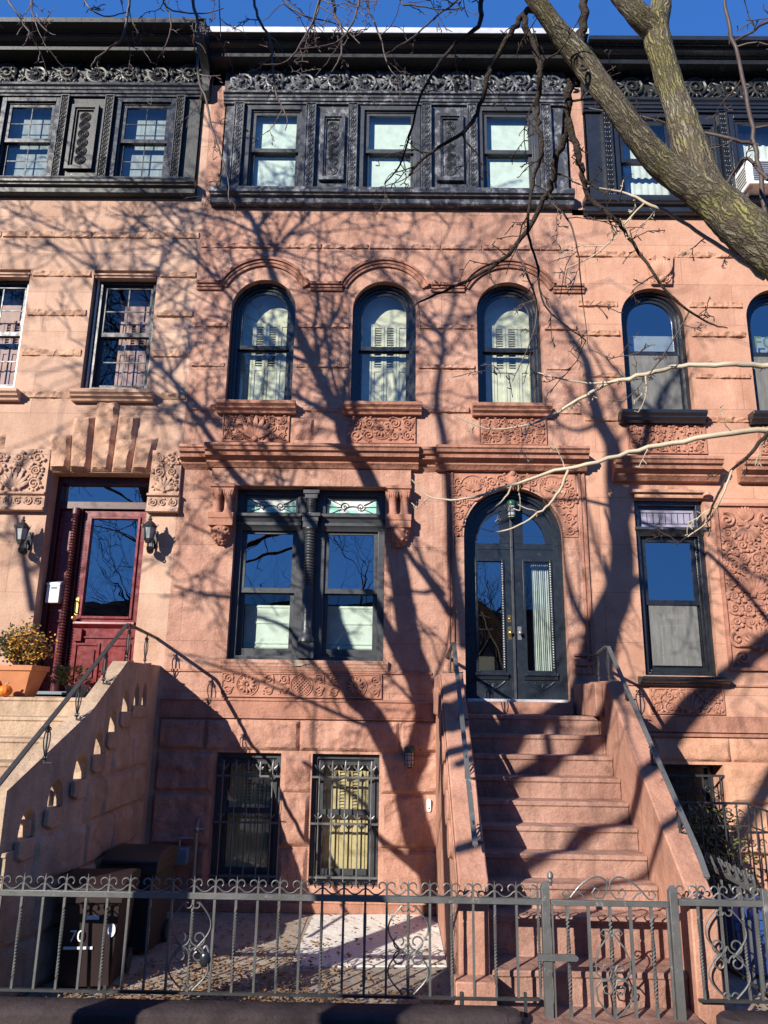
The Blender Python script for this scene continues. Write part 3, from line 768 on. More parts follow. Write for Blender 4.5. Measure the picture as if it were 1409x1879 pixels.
# basement rock-faced blocks
B1 = [(XL, -2.15, 1.70, 2.055), (-2.15, -1.04, 1.70, 2.055), (-1.04, .12, 1.70, 2.055), (.12, .6, 1.70, 2.055)]
for x0, x1 in ((XL, -2.02), (-1.23, -.90), (-.09, .6)):
    B1 += [(x0, x1, 1.245, 1.68), (x0, x1, .67, 1.235), (x0, x1, .11, .66)]
rocks(H, 'rock_faced_block', 'brown_rock', B1, amp=.055, cell=.02, edge=.04, freq=3.0, seed=20)
b = MB(); b.box(XL, .6, -.05, 0, 0, .1); obj('plinth', b, 'brown_trim', H, bevel=.01)
for k, (x0, x1) in enumerate(((-2.0, -1.247), (-.885, -.108))):
    wn = window_rect(H, x0, x1, .275, 1.672, .07, 1.02, 'frame_grey', fw=.06)
    shutters(wn, x0+.12, x1-.05, .33, 1.62, .25, 'shutter_y', 4, .5)
    g = MB(); yg = .0
    bars = [x0+.09+(x1-x0-.18)*i/4 for i in range(5)]
    for zz in (1.42, .92, .36): g.box(x0+.005, x1-.005, yg-.008, yg+.008, zz-.011, zz+.011)
    for xx in bars:
        g.tube([(xx, yg, .29), (xx, yg, 1.50)], .009, 6)
        for zc, sc in ((1.53, 1.), (1.0, .72)):
            g.tube([(xx, yg-.004, zc-.07*sc), (xx, yg-.006, zc), (xx, yg, zc+.075*sc)], [.008*sc, .019*sc, .002], 6)
            for s_ in (-1, 1):
                g.tube([(xx+s_*(.008+.045*sc*sin(t*2.4)), yg-.004, zc-.03*sc+.075*sc*t-(.05*sc*max(0, t-.75)*3)) for t in [i/6 for i in range(7)]], [.007, .009, .009, .008, .007, .006, .004], 5)
            g.tube([(xx-.03*sc, yg, zc-.035*sc), (xx+.03*sc, yg, zc-.035*sc)], .008, 5)
    tg = thing('window_grille', ('black iron fleur-de-lis grille on the shaded left basement window', 'sunlit iron fleur-de-lis grille on the basement window with yellow shutters')[k], 'window grille', ((x0+x1)/2, 0, .29), 'basement window grilles')
    obj('bars', g, 'iron', tg)
# ------- entrance door
DX0, DX1, DZ, DS = .90, 2.14, 2.29, 4.29; dc = 1.52; dr = .62
b = MB(); y = .13
for t0, t1, ya in ((0, .055, y), (.055, .085, y+.03)):
    b.box(DX0+t0, DX0+t1, ya, y+.2, DZ+.03, DS); b.box(DX1-t1, DX1-t0, ya, y+.2, DZ+.03, DS); b.arc(dc, DS, dr-t1, dr-t0, 0, 180, ya, y+.2, 30)
fr = obj('door_frame', b, 'navy', H, smooth=30)
b = MB(); b.arc(dc, 4.235, .435, .60, 0, 180, y+.08, y+.13, 30); b.box(dc-.15, dc-.006, y+.08, y+.13, 4.235, 4.66); b.box(dc+.006, dc+.15, y+.08, y+.13, 4.235, 4.66)
b.box(DX0+.05, DX1-.05, y+.085, y+.13, 4.06, 4.235)
obj('transom', b, 'navy', fr, smooth=30)
b = MB(); b.box(dc-.016, dc+.016, y+.052, y+.074, DZ+.035, 4.80); obj('astragal', b, 'frame_grey', fr, bevel=.004)
g = MB(); g.disk(dc, 4.235, .45, 0, 180, y+.105, 24); obj('pane', g, 'glass_r', fr, smooth=0)
for s_, (x0, x1), (g0, g1) in ((-1, (.985, 1.517), (1.085, 1.385)), (1, (1.523, 2.055), (1.68, 1.985))):
    b = MB(); ya, yb = y+.075, y+.125; z0, z1 = DZ+.03, 4.06
    wall(b, x0, x1, z0, z1, ya, [(g0, g1, 2.66, 4.0, .05, False)])
    b.add([(x0, ya, z0), (x0, ya, z1), (x0, yb, z1), (x0, yb, z0)], [(0, 1, 2, 3)]); b.add([(x1, ya, z0), (x1, yb, z0), (x1, yb, z1), (x1, ya, z1)], [(0, 1, 2, 3)])
    frame_rect(b, g0-.03, g1+.03, 2.63, 4.03, ya-.018, ya-.001, .028)
    lf = obj('door', b, 'navy', H, bevel=.003)
    g = MB(); g.add([(g0, ya+.03, 2.66), (g1, ya+.03, 2.66), (g1, ya+.03, 4.0), (g0, ya+.03, 4.0)], [(0, 1, 2, 3)]); obj('pane', g, 'glass_r' if s_ < 0 else 'glass', lf, smooth=0)
    q = MB(); bx = g1+.008 if s_ < 0 else g1+.008
    for k in range(42): q.dome(bx, 2.70+k*.031, ya-.018, .008, None, 6, 2)
    obj('bead_moulding', q, 'white', lf)
    q = MB(); q.yz([(ya, 2.63), (ya-.05, 2.63), (ya-.055, 2.60), (ya-.03, 2.585), (ya-.02, 2.55), (ya, 2.54)], g0-.05, g1+.05)
    for k in range(14): xx = g0-.03+(g1-g0+.06)*(k+.5)/14; q.box(xx-.006, xx+.006, ya-.062, ya-.05, 2.603, 2.622)
    mx_ = (g0+g1)/2
    q.tube([(mx_-.16+.32*t, ya-.008, 2.53-.09*sin(pi*t)) for t in [i/10 for i in range(11)]], .012, 5)
    palmette(q, mx_, 2.49, ya, .07, 7, 3.6, -pi/2); spiral(q, mx_-.05, 2.5, ya, .03, 1.3, 1, 0, .007); spiral(q, mx_+.05, 2.5, ya, .03, 1.3, -1, pi, .007)
    obj('apron_moulding', q, 'navy', lf, smooth=40)
    hx = 1.47 if s_ < 0 else 1.59
    q = MB(); q.box(hx-.024, hx+.024, ya-.008, ya, 3.03, 3.19); q.tube([(hx, ya-.008, 3.11), (hx, ya-.05, 3.11)], [.011, .013], 8); q.ball((hx, ya-.06, 3.11), .026, .02, .026, 10, 6)
    if s_ < 0: q.box(hx-.022, hx+.022, ya-.008, ya, 3.24, 3.33); q.dome(hx, 3.285, ya-.008, .014, .012, 8)
    obj('handle', q, 'brass' if s_ < 0 else 'steel', lf, smooth=40)
    if s_ > 0:
        q = MB(); n = 30
        top = [(g0+.1+(g1-g0-.08)*i/n, .36+.022*sin(i*1.9), 4.0) for i in range(n+1)]
        q.add(top+[(x, yy, 2.6) for x, yy, _ in top], [(i, i+1, n+2+i, n+1+i) for i in range(n)]); obj('curtain', q, 'curtain', lf, smooth=60)
b = MB(); b.box(DX0+.02, DX1-.02, .03, .3, DZ-.0, DZ+.032); obj('threshold', b, 'flash', H, bevel=.004)
# carved spandrel round the door arch, pilaster strips
b = MB(); y = -.012
wall(b, .782, 2.318, 4.28, 5.105, y, [(.87, 2.17, 4.28, 4.29, .012, True)])
rr_ = random.Random(5)
for s_ in (-1, 1):
    palmette(b, dc+s_*.5, 4.86, y, .15, 9, 2.7, pi/2); ring(b, dc+s_*.5, 4.9, y, .165, .013)
    for dx, dz, q_ in ((.26, 4.98, .07), (.68, 4.98, .07), (.70, 4.72, .075), (.69, 4.53, .065), (.70, 4.37, .06), (.38, 4.99, .05), (.60, 4.72, .05), (.14, 5.02, .06), (.73, 4.85, .05)):
        spiral(b, dc+s_*dx, dz, y, q_, 1.6, s_, rr_.uniform(0, 6), .013)
        for k in range(4): a = rr_.uniform(0, 6.3); leaf(b, dc+s_*dx+cos(a)*q_*.8, dz+sin(a)*q_*.8, y, a+.5*s_, q_*.9, .014, s_*.8)
        b.dome(dc+s_*dx+q_*.9, dz+q_*.6, y, .014, None, 6, 2); b.dome(dc+s_*dx-q_*.8, dz-q_*.8, y, .016, None, 6, 2)
palmette(b, dc, 4.95, y-.03, .14, 9, 3.2); b.ball((dc, -.05, 4.97), .07, .05, .08); b.dome(dc, 5.08, y-.03, .045); palmette(b, dc, 4.98, y-.04, .1, 7, 2.4, -pi/2)
obj('carved_spandrel', b, 'carved', H, smooth=60)
b = MB()
for x in (.69, .745): b.box(x, x+.03, -.028, 0, 2.62, 5.105)
b.box(.69, .775, -.012, 0, 2.62, 5.105); obj('pilaster', b, 'brown_trim', H, bevel=.004)
b = MB()
for x in (2.345, 2.40): b.box(x, x+.03, -.028, 0, 2.62, 5.105)
b.box(2.345, 2.43, -.012, 0, 2.62, 5.105); b.box(2.19, 2.44, -.034, 0, 2.72, 2.80); b.box(2.2, 2.43, -.024, 0, 2.62, 2.70); b.box(2.19, 2.44, -.034, 0, 2.83, 2.86)
obj('pilaster', b, 'brown_trim', H, bevel=.004)
# ------------------------------------------------------------------ LEFT HOUSE (tan)
L = thing('brownstone_house', 'tan brownstone row house at the left with a red wooden door and square-headed windows', 'house', (-4.6, 0, 0), 'row houses')
LX0, LX1 = -7.4, -2.70
b = MB()
wall(b, LX0, LX1, 0, 9.1, 0, [(-4.34, -3.08, 2.30, 5.05, .28, False), (-4.11, -3.237, 6.205, 7.945, .22, False), (-5.86, -4.985, 6.205, 7.945, .22, False)])
wall(b, -2.82, -2.70, 9.1, 11.3, 0)
obj('wall', b, 'tan', L)
room(L, LX0, LX1-.04, [.0, 2.2, 5.55, 8.7, 11.4])
top_floor(L, -7.3, -2.82, (9.08, 9.305, 10.735, 10.74), [(-5.74, -4.88), (-4.06, -3.2)],
          [(-5.9, -5.78), (-4.86, -4.74), (-4.215, -4.085), (-3.18, -3.055)], [(-4.69, -4.30, 9.5, 10.58)], 'black_house', (10.92, 11.30), None, 31, munt=(2, 2, .007), win_mat='black_satin', zm=10.02)
for a, c in ((-5.74, -4.88), (-4.06, -3.2)):
    q = MB(); q.box(a+.04, c-.04, .15, .153, 9.33, 10.7); obj('sheer_curtain', q, 'sheer', L)
    q = MB(); q.box(a+.05, c-.05, .25, .27, 9.35, 9.6 if a < -5 else 9.42); q.box(c-.30, c-.08, .24, .26, 9.36, 9.95); q.box(a+.07, c-.07, .28, .3, 10.3, 10.68); obj('curtain', q, 'curtain', L)
cornice(L, -7.4, -2.72, 11.315, 'black_house', None, .05)
q = MB(); q.box(-7.4, -2.72, .16, 9, 11.4, 11.55); obj('roof', q, 'asphalt', L)
b = MB(); b.yz([(0, 10.70), (-.06, 10.70), (-.14, 10.78), (-.12, 10.95), (-.2, 11.1), (-.38, 11.2), (-.56, 11.3), (-.57, 11.56), (0, 11.56)], -2.83, -2.71)
frame_rect(b, -2.84, -2.70, 11.32, 11.57, -.60, -.575, .02)
obj('cornice_bracket', b, 'black_house', L, bevel=.006)
bands = []
WL = [(-5.86, -4.985), (-4.11, -3.237)]
for z0, z1 in ((7.825, 7.935), (7.235, 7.35), (6.645, 6.765), (6.045, 6.16)):
    e = .03 if z0 > 6.1 else .09
    for s_, (a, c) in enumerate(((LX0, WL[0][0]-e), (WL[0][1]+e, WL[1][0]-e), (WL[1][1]+e, LX1))): bands += split_band(a, c, z0, z1, int(z0*77)+s_, .6, 1.2)
bands += split_band(LX0, LX1, 8.43, 8.545, 78, .7, 1.3)
rocks(L, 'rough_course', 'tan_rock', bands, amp=.038, cell=.013, edge=.012, freq=8, y=.010, seed=40)
for k, (a, c) in enumerate(WL):
    wn = window_rect(L, a+.05, c-.02, 6.21, 7.84, .10, 7.04, 'black_satin', fw=.055, munt=(2, 2, .008), sash_mat='frame_grey', steps=False)
    shutters(wn, a+.3, c-.06, 6.3, 7.35, .34, 'shutter_p', 4, .55)
    q = MB(); q.box(a+.25, c-.05, .38, .4, 7.35, 7.7); obj('curtain', q, 'shutter_p', wn)
    b = MB(); b.box(a-.005, c+.005, -.02, .09, 7.86, 7.885); b.box(a+.02, c-.02, .0, .1, 7.83, 7.86); obj('lintel_moulding', b, 'tan', L)
    b = MB(); b.box(a+.035, a+.05, .07, .11, 6.22, 7.83); b.box(c-.02, c-.008, .05, .11, 6.22, 7.83); obj('peeling_edge', b, 'slab', wn)
    sill(L, a-.075, c+.12, 6.135, .135, .15, 'tan')
# rock-faced keystones over the door
b = MB(); bot = [-4.37, -4.11, -3.85, -3.58, -3.33, -3.07]; tops = [5.55, 5.80, 6.02, 5.80, 5.52]; mx_ = -3.72
for k in range(5):
    x0, x1, zt = bot[k], bot[k+1], tops[k]
    def T(u, v, d, x0=x0, x1=x1): return (mx_+(u-mx_)*(1+.16*(v-5.06)), -d-.01, v)
    b.rock(x0+.006, x1-.006, 5.06, zt, .085, .02, 60+k*1.9, T, .05, freq=2.6)
obj('voussoir', b, 'tan_rock', L, smooth=28)
b = MB()
for k, (x0, x1, z1) in enumerate(((-6.1, -5.72, 5.9), (-5.72, -5.36, 5.75), (-5.36, -5.0, 5.55))): b.rock(x0, x1, 5.1, z1, .06, .035, 80+k, Wxz(0), .05)
obj('rock_faced_block', b, 'tan_rock', L, smooth=28)
for x0, x1, sd in ((-5.15, -4.37, 33), (-3.06, -2.68, 34)):
    b = MB(); b.box(x0, x1, -.05, 0, 4.76, 5.34); scrolls(b, x0+.03, x1-.03, 4.79, 5.31, -.05, sd, 3 if x1 < -4 else 2, 3, .017)
    palmette(b, (x0+x1)/2, 4.80, -.055, .25 if x1 < -4 else .18)
    obj('carved_panel', b, 'tan', L, smooth=60)
    b = MB(); b.yz([(0, 4.76), (-.1, 4.76), (-.1, 4.735), (-.065, 4.72), (-.065, 4.575), (-.09, 4.56), (-.09, 4.53), (-.04, 4.525), (0, 4.525)], x0-.01, x1+.01)
    n = 6 if x1 < -4 else 3
    for k in range(n):
        cx = x0+(k+.5)*(x1-x0)/n; spiral(b, cx, 4.647, -.068, .05, 1.4, 1 if k % 2 else -1, 1, .011); leaf(b, cx-.05, 4.6, -.068, pi/2, .1, .012, -.6)
    obj('impost', b, 'tan', L, smooth=40)
# red door with side panel and rope column
b = MB(); y = .2
frame_rect(b, -4.34, -3.08, 2.30, 5.05, y, y+.12, .06, .03, .1)
b.box(-4.28, -3.14, y, y+.12, 4.62, 4.72); b.box(-4.06, -3.98, y+.02, y+.12, 2.33, 4.62)
fr = obj('door_frame', b, 'mahog_dk', L, bevel=.006)
g = MB(); g.add([(-4.28, y+.07, 4.72), (-3.14, y+.07, 4.72), (-3.14, y+.07, 4.95), (-4.28, y+.07, 4.95)], [(0, 1, 2, 3)]); obj('pane', g, 'glass_r', fr, smooth=0)
b = MB(); b.box(-4.28, -4.06, y+.06, y+.1, 2.33, 4.62); frame_rect(b, -4.27, -4.07, 2.5, 3.2, y+.045, y+.06, .03); frame_rect(b, -4.27, -4.07, 3.3, 4.5, y+.045, y+.06, .03); obj('side_panel', b, 'mahog', fr, bevel=.004)
b = MB(); cx = -4.04; prof = [(.05, 2.33), (.05, 2.5), (.034, 2.52)]
z = 2.54
while z < 4.5: prof += [(.03, z), (.046, z+.014), (.03, z+.028)]; z += .036
prof += [(.05, 4.54), (.05, 4.62)]
b.lathe(prof, (cx, y-.035, 0), 12); obj('rope_column', b, 'mahog_dk', fr, smooth=30)
b = MB(); x0, x1 = -3.96, -3.15; ya = y+.04
wall(b, x0, x1, 2.34, 4.6, ya, [(-3.855, -3.255, 3.25, 4.5, .04, False)])
frame_rect(b, -3.885, -3.225, 3.22, 4.53, ya-.022, ya-.001, .032)
b.yz([(ya, 3.18), (ya-.06, 3.18), (ya-.065, 3.15), (ya-.03, 3.12), (ya, 3.10)], x0+.03, x1-.02)
b.box(x0+.04, x1-.04, ya-.02, ya, 2.98, 3.0)
for a, c in ((-3.9, -3.58), (-3.52, -3.2)):
    frame_rect(b, a, c, 2.42, 2.92, ya-.018, ya-.001, .03); b.box(a+.06, c-.06, ya-.016, ya, 2.5, 2.84)
for a in (-3.91,): b.box(a, a+.1, ya-.05, ya, 2.94, 3.09)
dr_ = obj('door', b, 'mahog', L, bevel=.004)
g = MB(); g.add([(-3.855, ya+.02, 3.25), (-3.255, ya+.02, 3.25), (-3.255, ya+.02, 4.5), (-3.855, ya+.02, 4.5)], [(0, 1, 2, 3)]); obj('pane', g, 'glass_r', dr_, smooth=0)
b = MB(); b.box(-3.945, -3.905, ya-.01, ya, 3.26, 3.48); b.tube([(-3.925, ya-.01, 3.44), (-3.925, ya-.05, 3.42), (-3.925, ya-.05, 3.30), (-3.925, ya-.01, 3.28)], .009, 6); b.ball((-3.93, ya-.06, 3.22), .03, .03, .03)
obj('handle', b, 'brass', dr_, smooth=40)
b = MB(); b.box(-4.3, -3.1, .0, .2, 2.275, 2.335); obj('threshold', b, 'meter', L)
mbx = thing('mailbox', 'small white metal mailbox mounted beside the red door', 'mailbox', (-4.2, y+.02, 3.4))
b = MB(); b.box(-4.285, -4.12, y-.07, y+.045, 3.40, 3.62); obj('body', b, 'ac', mbx, bevel=.008)
b = MB(); b.yz([(y-.08, 3.622), (y-.075, 3.65), (y+.0, 3.675), (y+.045, 3.675), (y+.045, 3.622)], -4.29, -4.115); obj('lid', b, 'ac', mbx, bevel=.004)
b = MB(); b.box(-4.23, -4.16, y-.076, y-.071, 3.575, 3.60); obj('badge', b, 'meter', mbx)
# ------------------------------------------------------------------ RIGHT HOUSE (salmon)
Q = thing('brownstone_house', 'salmon brownstone row house at the right with a tall carved panel beside its parlour window', 'house', (4.6, 0, 0), 'row houses')
QX0, QX1 = 2.46, 7.4
RW = [(3.04, 3.91), (4.71, 5.58)]
b = MB()
wall(b, QX0, QX1, 0, 8.86, 0, [(a, c, 5.985, 7.305, .2, True) for a, c in RW]+[(3.035, 3.895, 2.62, 4.775, .2, False), (4.98, 5.85, 2.62, 4.775, .2, False), (3.05, 3.85, .1, 1.62, .5, False)])
obj('wall', b, 'pink', Q)
room(Q, QX0+.04, QX1, [.0, 2.2, 5.3, 8.5, 11.2])
top_floor(Q, 2.70, 7.3, (8.84, 9.07, 10.52, 10.53), [(3.1, 4.0), (4.76, 5.66)], [(2.94, 3.07), (4.02, 4.14), (4.595, 4.72), (5.68, 5.8)], [(4.18, 4.56, 9.25, 10.35)], 'black_satin', (10.72, 11.115), None, 41, blind=None, win_mat='black_satin', zm=9.75)
for a, c in ((3.1, 4.0), (4.76, 5.66)):
    q = MB(); n = 24; top = [(a+.06+(c-a-.12)*i/n, .26+.012*sin(i*2.1), 10.45) for i in range(n+1)]
    q.add(top+[(x, yy, 9.12) for x, yy, _ in top], [(i, i+1, n+2+i, n+1+i) for i in range(n)]); obj('curtain', q, 'white', Q, smooth=60)
cornice(Q, 2.70, 7.4, 11.13, 'black_satin', None, .0)
q = MB(); q.box(2.70, 7.4, .16, 9, 11.2, 11.37); obj('roof', q, 'asphalt', Q)
bands = []
for z0, z1 in ((7.44, 7.545), (7.01, 7.115), (6.415, 6.50), (5.805, 5.905)):
    e = .03 if z0 > 6 else .12
    for s_, (a, c) in enumerate(((QX0, RW[0][0]-e), (RW[0][1]+e, RW[1][0]-e))): bands += split_band(a+.005, c, z0, z1, int(z0*55)+s_, .5, .9)
bands += split_band(QX0, 3.4, 8.195, 8.305, 79, .7, 1.3)+split_band(3.8, QX1, 8.195, 8.305, 80, .7, 1.3)
rocks(Q, 'rough_course', 'pink_rock', bands, amp=.038, cell=.013, edge=.012, freq=8, y=.010, seed=50)
b = MB(); b.xz([(3.42, 8.22), (3.47, 7.78), (3.74, 7.78), (3.79, 8.22)], -.05, 0); palmette(b, 3.605, 7.85, -.052, .3, 9, 1.6); scrolls(b, 3.48, 3.73, 7.8, 8.2, -.05, 61, 2, 3, .013); obj('carved_keystone', b, 'pink', Q, smooth=60)
for k, (a, c) in enumerate(RW):
    wn = window_arch(Q, a, c, 5.985, 7.305, .1, 6.83, 'black_satin', gl='glass_r', gl2='glass_grey')
    q = MB(); q.box(a+.12, c-.06, .33, .35, 6.05, 7.2); obj('curtain', q, 'curtain', wn)
    q = MB(); q.box(a+.09, c-.09, .162, .164, 6.03, 6.85); obj('insect_screen', q, 'mesh', wn, smooth=0)
    if k == 1:   # chalked letters on the glass of the second window
        text('chalk_letters', 'FC', .26, 'chalk', wn, (a+.14, .165, 6.95))
    sill(Q, a-.13, c+.09, 5.925, .15, .17, 'black_satin')
    carved(Q, a-.03, c+.1, 5.385, 5.78, 71+k, 6, 3, 'carved', .015)
for a, c in ((2.773, 4.095), (4.36, 5.7)):
    b = MB(); run(b, [(y_, z_-.115) for y_, z_ in hp], a, c); obj('hood_cornice', b, 'brown_trim', Q, smooth=28)
for k, (a, c) in enumerate(((3.035, 3.895), (4.98, 5.85))):
    b = MB(); Y = .06; frame_rect(b, a, c, 2.62, 4.775, Y, Y+.16, .07, .04, .06); b.box(a+.07, c-.07, Y, Y+.16, 4.33, 4.42)
    frame_rect(b, a+.07, c-.07, 2.66, 4.33, Y+.04, Y+.16, .03)
    wn = obj('window', b, 'black_satin', Q, bevel=.005)
    b = MB(); b.yz([(Y, 4.42), (Y-.09, 4.42), (Y-.09, 4.39), (Y-.04, 4.36), (Y, 4.32)], a-.01, c+.03); obj('transom_bar', b, 'black_worn', wn, smooth=30)
    q = MB(); q.box(a+.07, c-.07, Y+.08, Y+.085, 4.42, 4.715); obj('leaded_light', q, 'stglass_p', wn, smooth=0)
    q = MB()
    for i in range(9): xx = a+.12+(c-a-.24)*i/8; q.tube([(xx, Y+.076, 4.5), (xx, Y+.076, 4.64)], .004, 4)
    for zz in (4.45, 4.5, 4.64, 4.69): q.tube([(a+.09, Y+.076, zz), (c-.09, Y+.076, zz)], .004, 4)
    obj('lead_came', q, 'lead', wn)
    sash(wn, a+.1, c-.1, 3.47, 4.30, Y+.06, 'black_satin', 'glass_r')
    sash(wn, a+.1, c-.1, 2.69, 3.51, Y+.1, 'black_satin')
    q = MB(); q.box(a+.135, c-.135, Y+.062, Y+.064, 2.74, 3.46); obj('insect_screen', q, 'mesh', wn, smooth=0)
    q = MB(); q.box(a+.15, c-.15, .5, .52, 2.7, 3.4); obj('curtain', q, 'curtain', wn)
    sill(Q, a-.1, c+.085, 2.605, .1, .16, 'black_satin')
    b = MB(); b.box(a-.04, c+.07, -.1, 0, 4.85, 4.885); b.box(a-.0, c+.03, -.06, 0, 4.79, 4.85); b.tube([(c+.03, -.05, 4.86), (c+.03, -.08, 4.80)], .05, 8); obj('lintel_moulding', b, 'pink', Q)
b = MB(); x0, x1, z0, z1 = 4.02, 4.80, 2.69, 4.735; y = -.012
frame_rect(b, x0-.0, x1, z0, z1, -.045, 0, .035); b.box(x0+.035, x1-.035, y, 0, z0+.035, z1-.035)
scrolls(b, x0+.06, x1-.06, z0+.5, z1-.3, y, 81, 4, 8, .02); mx_ = (x0+x1)/2
palmette(b, mx_, 4.5, y, .2, 7, 1.6); b.box(mx_-.12, mx_+.12, y-.03, y, 4.45, 4.49); palmette(b, mx_, 4.44, y-.01, .22, 9, 2.6, -pi/2)
palmette(b, mx_, 3.6, y-.01, .25, 9, 2.6); palmette(b, mx_, 2.95, y-.02, .26, 11, 2.8); b.yz([(0, 3.0), (-.06, 3.0), (-.06, 2.97), (0, 2.94)], mx_-.25, mx_+.25)
for s_ in (-1, 1):
    spiral(b, mx_+s_*.24, 4.52, y, .1, 1.6, s_, 2, .026); spiral(b, mx_+s_*.25, 3.05, y, .1, 1.6, -s_, 2, .026); spiral(b, mx_+s_*.22, 3.95, y, .12, 1.6, s_, 4, .028); spiral(b, mx_+s_*.22, 2.84, y, .09, 1.6, s_, 4, .024)
obj('carved_panel', b, 'carved', Q, smooth=60)
carved(Q, 3.06, 3.925, 2.18, 2.475, 91, 6, 2, 'carved', .016, fan=.22)
b = MB(); b.box(QX0+.01, QX1, -.02, 0, 2.5, 2.52); run(b, [(0, 2.16), (-.03, 2.15), (-.03, 1.98), (0, 1.975)], QX0+.01, QX1); b.box(QX0+.01, QX1, -.035, 0, 1.93, 1.965)
obj('string_course', b, 'brown_trim', Q)
B1 = [(QX0, 3.05, 1.65, 1.92), (3.05, 3.95, 1.65, 1.92), (3.95, 4.9, 1.65, 1.92)]
for x0, x1 in ((QX0, 3.03), (3.88, 4.6), (4.6, 5.4)): B1 += [(x0, x1, 1.2, 1.63), (x0, x1, .66, 1.19), (x0, x1, .1, .65)]
rocks(Q, 'rock_faced_block', 'pink_rock', B1, amp=.05, cell=.024, edge=.04, seed=90)
b = MB(); frame_rect(b, 3.05, 3.85, .1, 1.62, .3, .4, .06); b.box(3.11, 3.79, .34, .38, .16, 1.1); b.box(3.11, 3.79, .36, .37, 1.1, 1.56); obj('basement_door', b, 'black_satin', Q)
b = MB()
for k in range(8): xx = 3.1+k*.1; b.box(xx-.007, xx+.007, -.01, .005, .12, 1.5)
for zz in (.3, 1.2, 1.5): b.box(3.05, 3.85, -.012, .007, zz-.012, zz+.012)
for k in range(7):
    spiral(b, 3.15+k*.1, 1.35, 0, .045, 1.5, 1 if k % 2 else -1, 0, .007)
obj('security_gate', b, 'iron_dk', Q)
AC = thing('air_conditioner', 'white window air conditioner sticking out of the top right window', 'air conditioner', (5.0, -.25, 8.95))
b = MB(); b.box(4.74, 5.3, -.42, .1, 9.07, 9.46); obj('case', b, 'ac', AC, bevel=.015)
b = MB()
for k in range(9): b.box(4.80, 5.24, -.432, -.421, 9.12+k*.034, 9.135+k*.034)
for k in range(6): b.box(4.732, 4.739, -.36, -.1, 9.14+k*.045, 9.155+k*.045)
obj('grille', b, 'steel', AC)
b = MB(); b.yz([(-.38, 9.068), (.0, 9.068), (-.02, 8.9)], 4.78, 4.81); b.yz([(-.38, 9.068), (.0, 9.068), (-.02, 8.9)], 5.22, 5.25); obj('support_bracket', b, 'steel', AC)
# ------------------------------------------------------------------ GROUND
def plane(name, poly, z, mat):
    b = MB(); b.add([(x, y, z) for x, y in poly], [tuple(range(len(poly)))]); return kind(obj(name, b, mat, smooth=0))
plane('ground', [(-400, -400), (400, -400), (400, 400), (-400, 400)], -.35, 'asphalt')
b = MB(); b.box(-60, 60, -3.25, .4, -.3, 0); kind(obj('areaway', b, 'conc'))
b = MB(); b.box(-60, 60, -7.2, -3.25, -.3, .10); kind(obj('sidewalk', b, 'walk'))
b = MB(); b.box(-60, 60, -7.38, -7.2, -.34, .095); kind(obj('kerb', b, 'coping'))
b = MB(); b.box(-60, 60, -18, -7.4, -.34, -.03); kind(obj('road', b, 'asphalt'))
b = MB(); b.box(-60, 60, -24, -18, -.34, .1); kind(obj('far_sidewalk', b, 'walk'))
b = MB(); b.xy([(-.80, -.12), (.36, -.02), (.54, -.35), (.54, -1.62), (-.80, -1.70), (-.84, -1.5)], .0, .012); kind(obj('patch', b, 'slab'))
b = MB(); b.box(-3.2, -.86, -2.2, -.1, .0, .006); kind(obj('path', b, 'conc'))
# coping walls under the fence
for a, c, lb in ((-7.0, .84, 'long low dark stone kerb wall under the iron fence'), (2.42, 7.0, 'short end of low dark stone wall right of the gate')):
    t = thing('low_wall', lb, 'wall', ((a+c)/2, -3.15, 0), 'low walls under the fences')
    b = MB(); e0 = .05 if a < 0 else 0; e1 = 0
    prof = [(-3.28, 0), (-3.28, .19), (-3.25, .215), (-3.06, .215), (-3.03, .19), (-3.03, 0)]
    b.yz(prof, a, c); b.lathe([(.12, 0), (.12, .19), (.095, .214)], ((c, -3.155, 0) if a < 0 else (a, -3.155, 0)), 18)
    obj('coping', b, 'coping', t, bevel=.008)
# ------------------------------------------------------------------ MAIN STOOP
S = thing('stoop', 'brownstone front steps climbing to the black double doors', 'steps', (1.5, -1.5, 0), 'front stoops')
prof = [(-.02, 0), (-.02, 2.155)]
y = -.75; z = 2.155
nos = [(-.75-.217*i, 2.155-.188*i) for i in range(9)]+[(-2.80, .36)]
prof = [(-.005, 0), (-.005, 2.155)]
for k, (yy, zz) in enumerate(nos):
    prof += [(yy-.012, zz), (yy-.015, zz-.035), (yy, zz-.05)]
    nz = nos[k+1][1] if k+1 < len(nos) else .13
    prof += [(yy, nz)]
prof += [(-3.30, .13), (-3.30, 0)]
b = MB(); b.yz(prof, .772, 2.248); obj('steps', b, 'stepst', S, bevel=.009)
b = MB(); b.box(.90, 2.14, -.10, -.0, 2.156, 2.288); obj('door_sill', b, 'cheek', S, bevel=.006)
def cheek(par, x0, x1, top, y1, slope, z1, mat, cap=.0, name='cheek_wall', bev=.012):
    b = MB(); ye = -y1; ze = z1-slope*(y1-top)
    b.yz([(-.005, .02), (-.005, z1), (-top, z1), (ye, ze), (ye, .02)], x0, x1)
    return obj(name, b, mat, par, bevel=bev)
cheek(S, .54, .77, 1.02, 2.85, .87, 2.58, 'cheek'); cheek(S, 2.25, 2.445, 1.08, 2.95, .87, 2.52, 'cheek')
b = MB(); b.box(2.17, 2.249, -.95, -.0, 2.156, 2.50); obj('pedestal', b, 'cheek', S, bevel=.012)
b = MB()
for k in range(9):
    yy = -.3-k*.25; zz = 2.35-.87*max(0, -yy-1.02)
    b.yz([(yy+.14*cos(2*pi*i/16), zz-.06+.15*sin(2*pi*i/16)) for i in range(16)], .505, .541)
